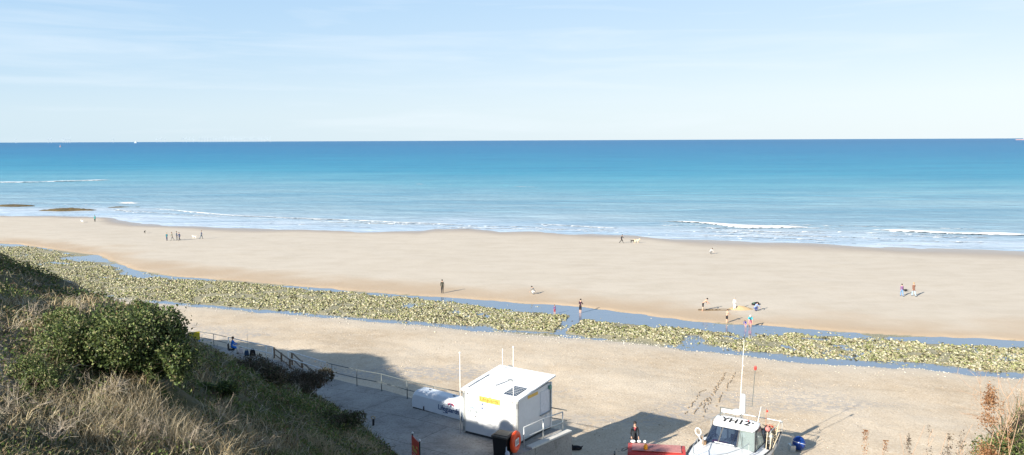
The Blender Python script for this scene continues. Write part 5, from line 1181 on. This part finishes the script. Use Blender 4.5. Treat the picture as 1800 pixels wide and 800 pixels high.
for i, (px, py, h_, sp2, lab) in enumerate(((315, 790, 1.1, .7, 'pale dead shrub with spreading branches right of the straw clump'), (370, 760, 1.0, .5, 'slender dead shrub in the shade below the largest bush'), (520, 785, 1.0, .7, 'forked dead shrub low on the shaded slope'), (455, 795, .7, .6, 'small dead shrub at the bottom edge left of the forked one'),
        (95, 790, .9, .8, 'pale dead shrub near the lower left corner'), (40, 730, .8, .9, 'dead shrub arching out at the left edge'), (180, 700, .9, .9, 'bleached dead branches lying against the sunlit bush'), (140, 560, .7, .6, 'dry stalks standing on the sandy bank'), (60, 570, .8, .6, 'dry stalks at the left edge of the sandy bank'), (240, 790, .8, .35, 'upright bleached stems inside the straw clump'))):
    dead(hb(px, py), h_, lab, 30+i, sp2)
# straw clump of tall bleached stems
q0 = hb(235, 760); n = 2600; a = rng.normal(0, 1.0, n); b9 = rng.normal(0, .8, n); P = np.stack([q0.x+a, q0.y+b9, hill_h(q0.x+a, q0.y+b9)-.05], 1)
me = blades(P, .45+.5*rng.random(n), np.full(n, .006), pick([(.58, .50, .36), (.44, .36, .22), (.32, .25, .15)], n, (3, 3, 2)), .5, 'straw'); tag(link_mesh('straw_clump', me, GRS), 'tall bleached straw clump at the lower left', 'grass', kind='stuff')
for i, (px, py) in enumerate(((470, 790), (560, 790), (640, 790))):
    q0 = hb(px, py); n = 700; a = rng.normal(0, .5, n); b9 = rng.normal(0, .4, n); P = np.stack([q0.x+a, q0.y+b9, hill_h(q0.x+a, q0.y+b9)-.05], 1)
    me = blades(P, .35+.4*rng.random(n), np.full(n, .009), pick([(.52, .44, .30), (.38, .32, .2)], n, (3, 3)), .6, 'straw'); tag(link_mesh('straw_clump', me, GRS), 'pale dry grass clump along the bottom of the shaded slope', 'grass', kind='stuff')
def tangle(name, n, xr, yr, m_, L, r_, label, seed, cond):
    rg = random.Random(seed); b = MB(); k = 0
    while k < n:
        x, y = rg.uniform(*xr), rg.uniform(*yr)
        if abs(x) > y*.66+1 or rg.random() > (12/max(y, 9))**1.3 or not cond(x, y) or float(fbm(np.array(x*1.0), np.array(y*1.0), .5, 3)) < .47: continue
        k += 1; z = float(hill_h(x, y)); a = rg.random()*6.28; l = L*rg.uniform(.4, 1.2); h0_ = rg.uniform(.15, .5)*l; d = Vector((math.cos(a), math.sin(a), 0)); p0 = Vector((x, y, z-.03))
        pts = [p0, p0+d*l*.25+Vector((rg.gauss(0, .04), 0, h0_*.8)), p0+d*l*.6+Vector((0, rg.gauss(0, .06), h0_*1.1)), p0+d*l+Vector((0, 0, h0_*rg.uniform(.2, 1.3)))]
        rr = r_*rg.uniform(.6, 1.4)*(1+y/30); b.tube(pts, rr, 3, r2=rr*.35)
        for j in range(rg.randint(1, 3)):
            q = pts[rg.randint(1, 2)]; b.tube([q, q+Vector((rg.gauss(0, .12), rg.gauss(0, .12), abs(rg.gauss(.05, .12))))*1.4], rr*.5, 3, r2=rr*.2)
    tag(b.build(name, m_), label, 'brambles', kind='stuff')
tangle('bramble_stems', 1500, (-30, -1), (8, 48), mat('bleached_stem', (.50, .45, .36), .85, c2=(.34, .29, .21), scale=2), .75, .005, 'bleached bramble stems tangled over the slope', 81, lambda x, y: True)
tangle('dark_bramble_stems', 1200, (-32, -2), (10, 56), mat('dark_stem', (.13, .09, .06), .9, c2=(.07, .05, .035), scale=2), .7, .007, 'dark dead bramble stems tangled over the slope', 82, lambda x, y: True)
# rusty seed-head plants at the right
RST = mat('rust_seed', (.42, .19, .08), .85, c2=(.26, .11, .05), scale=30); STM = mat('dry_stem', (.40, .27, .18), .85); DKS = mat('dark_seed', (.10, .08, .06), .9)
def dock(px, top_py, base_py, dist, label, seed, m_=RST, dense=1.0, wdt_=.03):
    d = ray(px, base_py); t = dist/d[1]; c = Vector((d[0]*t, dist, EYE+d[2]*t)); g = float(hill_h(c.x, c.y)); dt = ray(px, top_py); zt_ = EYE+dt[2]/dt[1]*dist
    rg = random.Random(seed); e = empty('dock_plant', (c.x, c.y, g-.03), 0, label, 'plant', 'dry seed head plants at the lower right'); H_ = zt_-g
    b = MB(); pts = [Vector((rg.gauss(0, .012)*i, 0, H_*i/6)) for i in range(7)]; b.tube(pts, .006, 5, r2=.002); b.build('stem', STM, e)
    b = MB(); lo_ = 1-(base_py-top_py)/abs(top_py-base_py)*min(.75, (c.z-0)/1e9+.62)
    for k in range(9): u = 1-rg.random()*.45; b.tube([(0, 0, H_*u), (rg.gauss(0, .05), rg.gauss(0, .05), H_*u+.09)], .002, 3)
    b.build('side_stem', STM, e)
    rn = np.random.default_rng(seed); n_ = int(650*dense); sp_ = min(.42, .62/H_*1.6); cl_ = rn.random(14); u = 1-np.clip(cl_[rn.integers(0, 14, n_)]+rn.normal(0, .035, n_), 0, 1)*sp_; w_ = wdt_*(.35+(1-u)*2.4)
    P_ = np.stack([rn.normal(0, 1, n_)*w_, rn.normal(0, 1, n_)*w_, H_*u], 1); c_ = np.array([(.34, .17, .08), (.24, .11, .05), (.42, .25, .13)] if m_ is RST else [(.13, .10, .07), (.08, .06, .05), (.22, .17, .12)])[rn.integers(0, 3, n_)]
    link_mesh('seed_head', leaves(P_, .006+.006*rn.random(n_), c_, 'seed_head'), LEAF, e); return e
for i, a in enumerate(((1736, 655, 780, 7.0, 'tall rust red dock plant standing above the others', 51, RST, 3.2, .045), (1520, 752, 800, 8.5, 'small rusty seed plant, leftmost of the lower right weeds', 52, RST, .6), (1555, 770, 800, 8.2, 'broad rusty seed plant right of the leftmost one', 53, RST, .8), (1596, 757, 800, 7.8, 'dark seed head plant left of the gap in the weeds', 54, DKS, .45),
        (1667, 757, 800, 7.6, 'dark knobbly seed head midway along the weeds', 55, DKS, .5), (1632, 742, 800, 7.4, 'thin dry plant with one nodding dark head', 56, DKS, .15), (1688, 740, 800, 7.5, 'bundle of thin grey stems left of the tall dock', 57, DKS, .2), (1772, 715, 790, 6.5, 'slim rusty plant right of the tall dock', 58, RST, .25), (1792, 706, 790, 6.4, 'dark headed stalk at the right edge', 59, DKS, .3), (1757, 700, 790, 6.8, 'sparse leaning rust plant against the tall dock', 60, RST, .25))):
    dock(*a)
for i, (px, py, lab) in enumerate(((1700, 795, 'low dead weed beneath the tall dock'), (1775, 770, 'tangled dry weed at the right edge'), (1610, 799, 'short dead weed along the bottom edge'))):
    dead(hb(px, py) if on_hill(px, py) else Vector((5.5, 8, 16.6)), .7, lab, 70+i, .8, STM, 7, .005)
# black boot scraper post / stile on the slope edge
q = hb(656, 760); e = empty('mooring_post', q, 0, 'short dark post with pale loop at the slope edge', 'post')
b = MB(); b.tube([(0, 0, -.1), (.03, 0, .75)], .06, 8); b.build('shaft', BLK, e); b = MB(); b.torus((.02, 0, .82), .1, .03, 12, 6, ax=Vector((0, 1, .3))); b.build('loop', ROPE, e)
a, c = at(676, 778, 4.75), at(702, 796, 4.7); e = empty('fallen_rail', (a.x, a.y, 4.42), 0, 'dark red metal rail lying along the ramp edge', 'rail'); b = MB(); b.tube([Vector((0, 0, .12)), c-a+Vector((0, 0, .12))], .06, 6); b.build('bar', mat('rail_rust', (.10, .035, .03), .7), e); b = MB(); b.tube([(0, 0, -.1), (0, 0, .4)], .05, 6); b.build('stub', BLK, e)
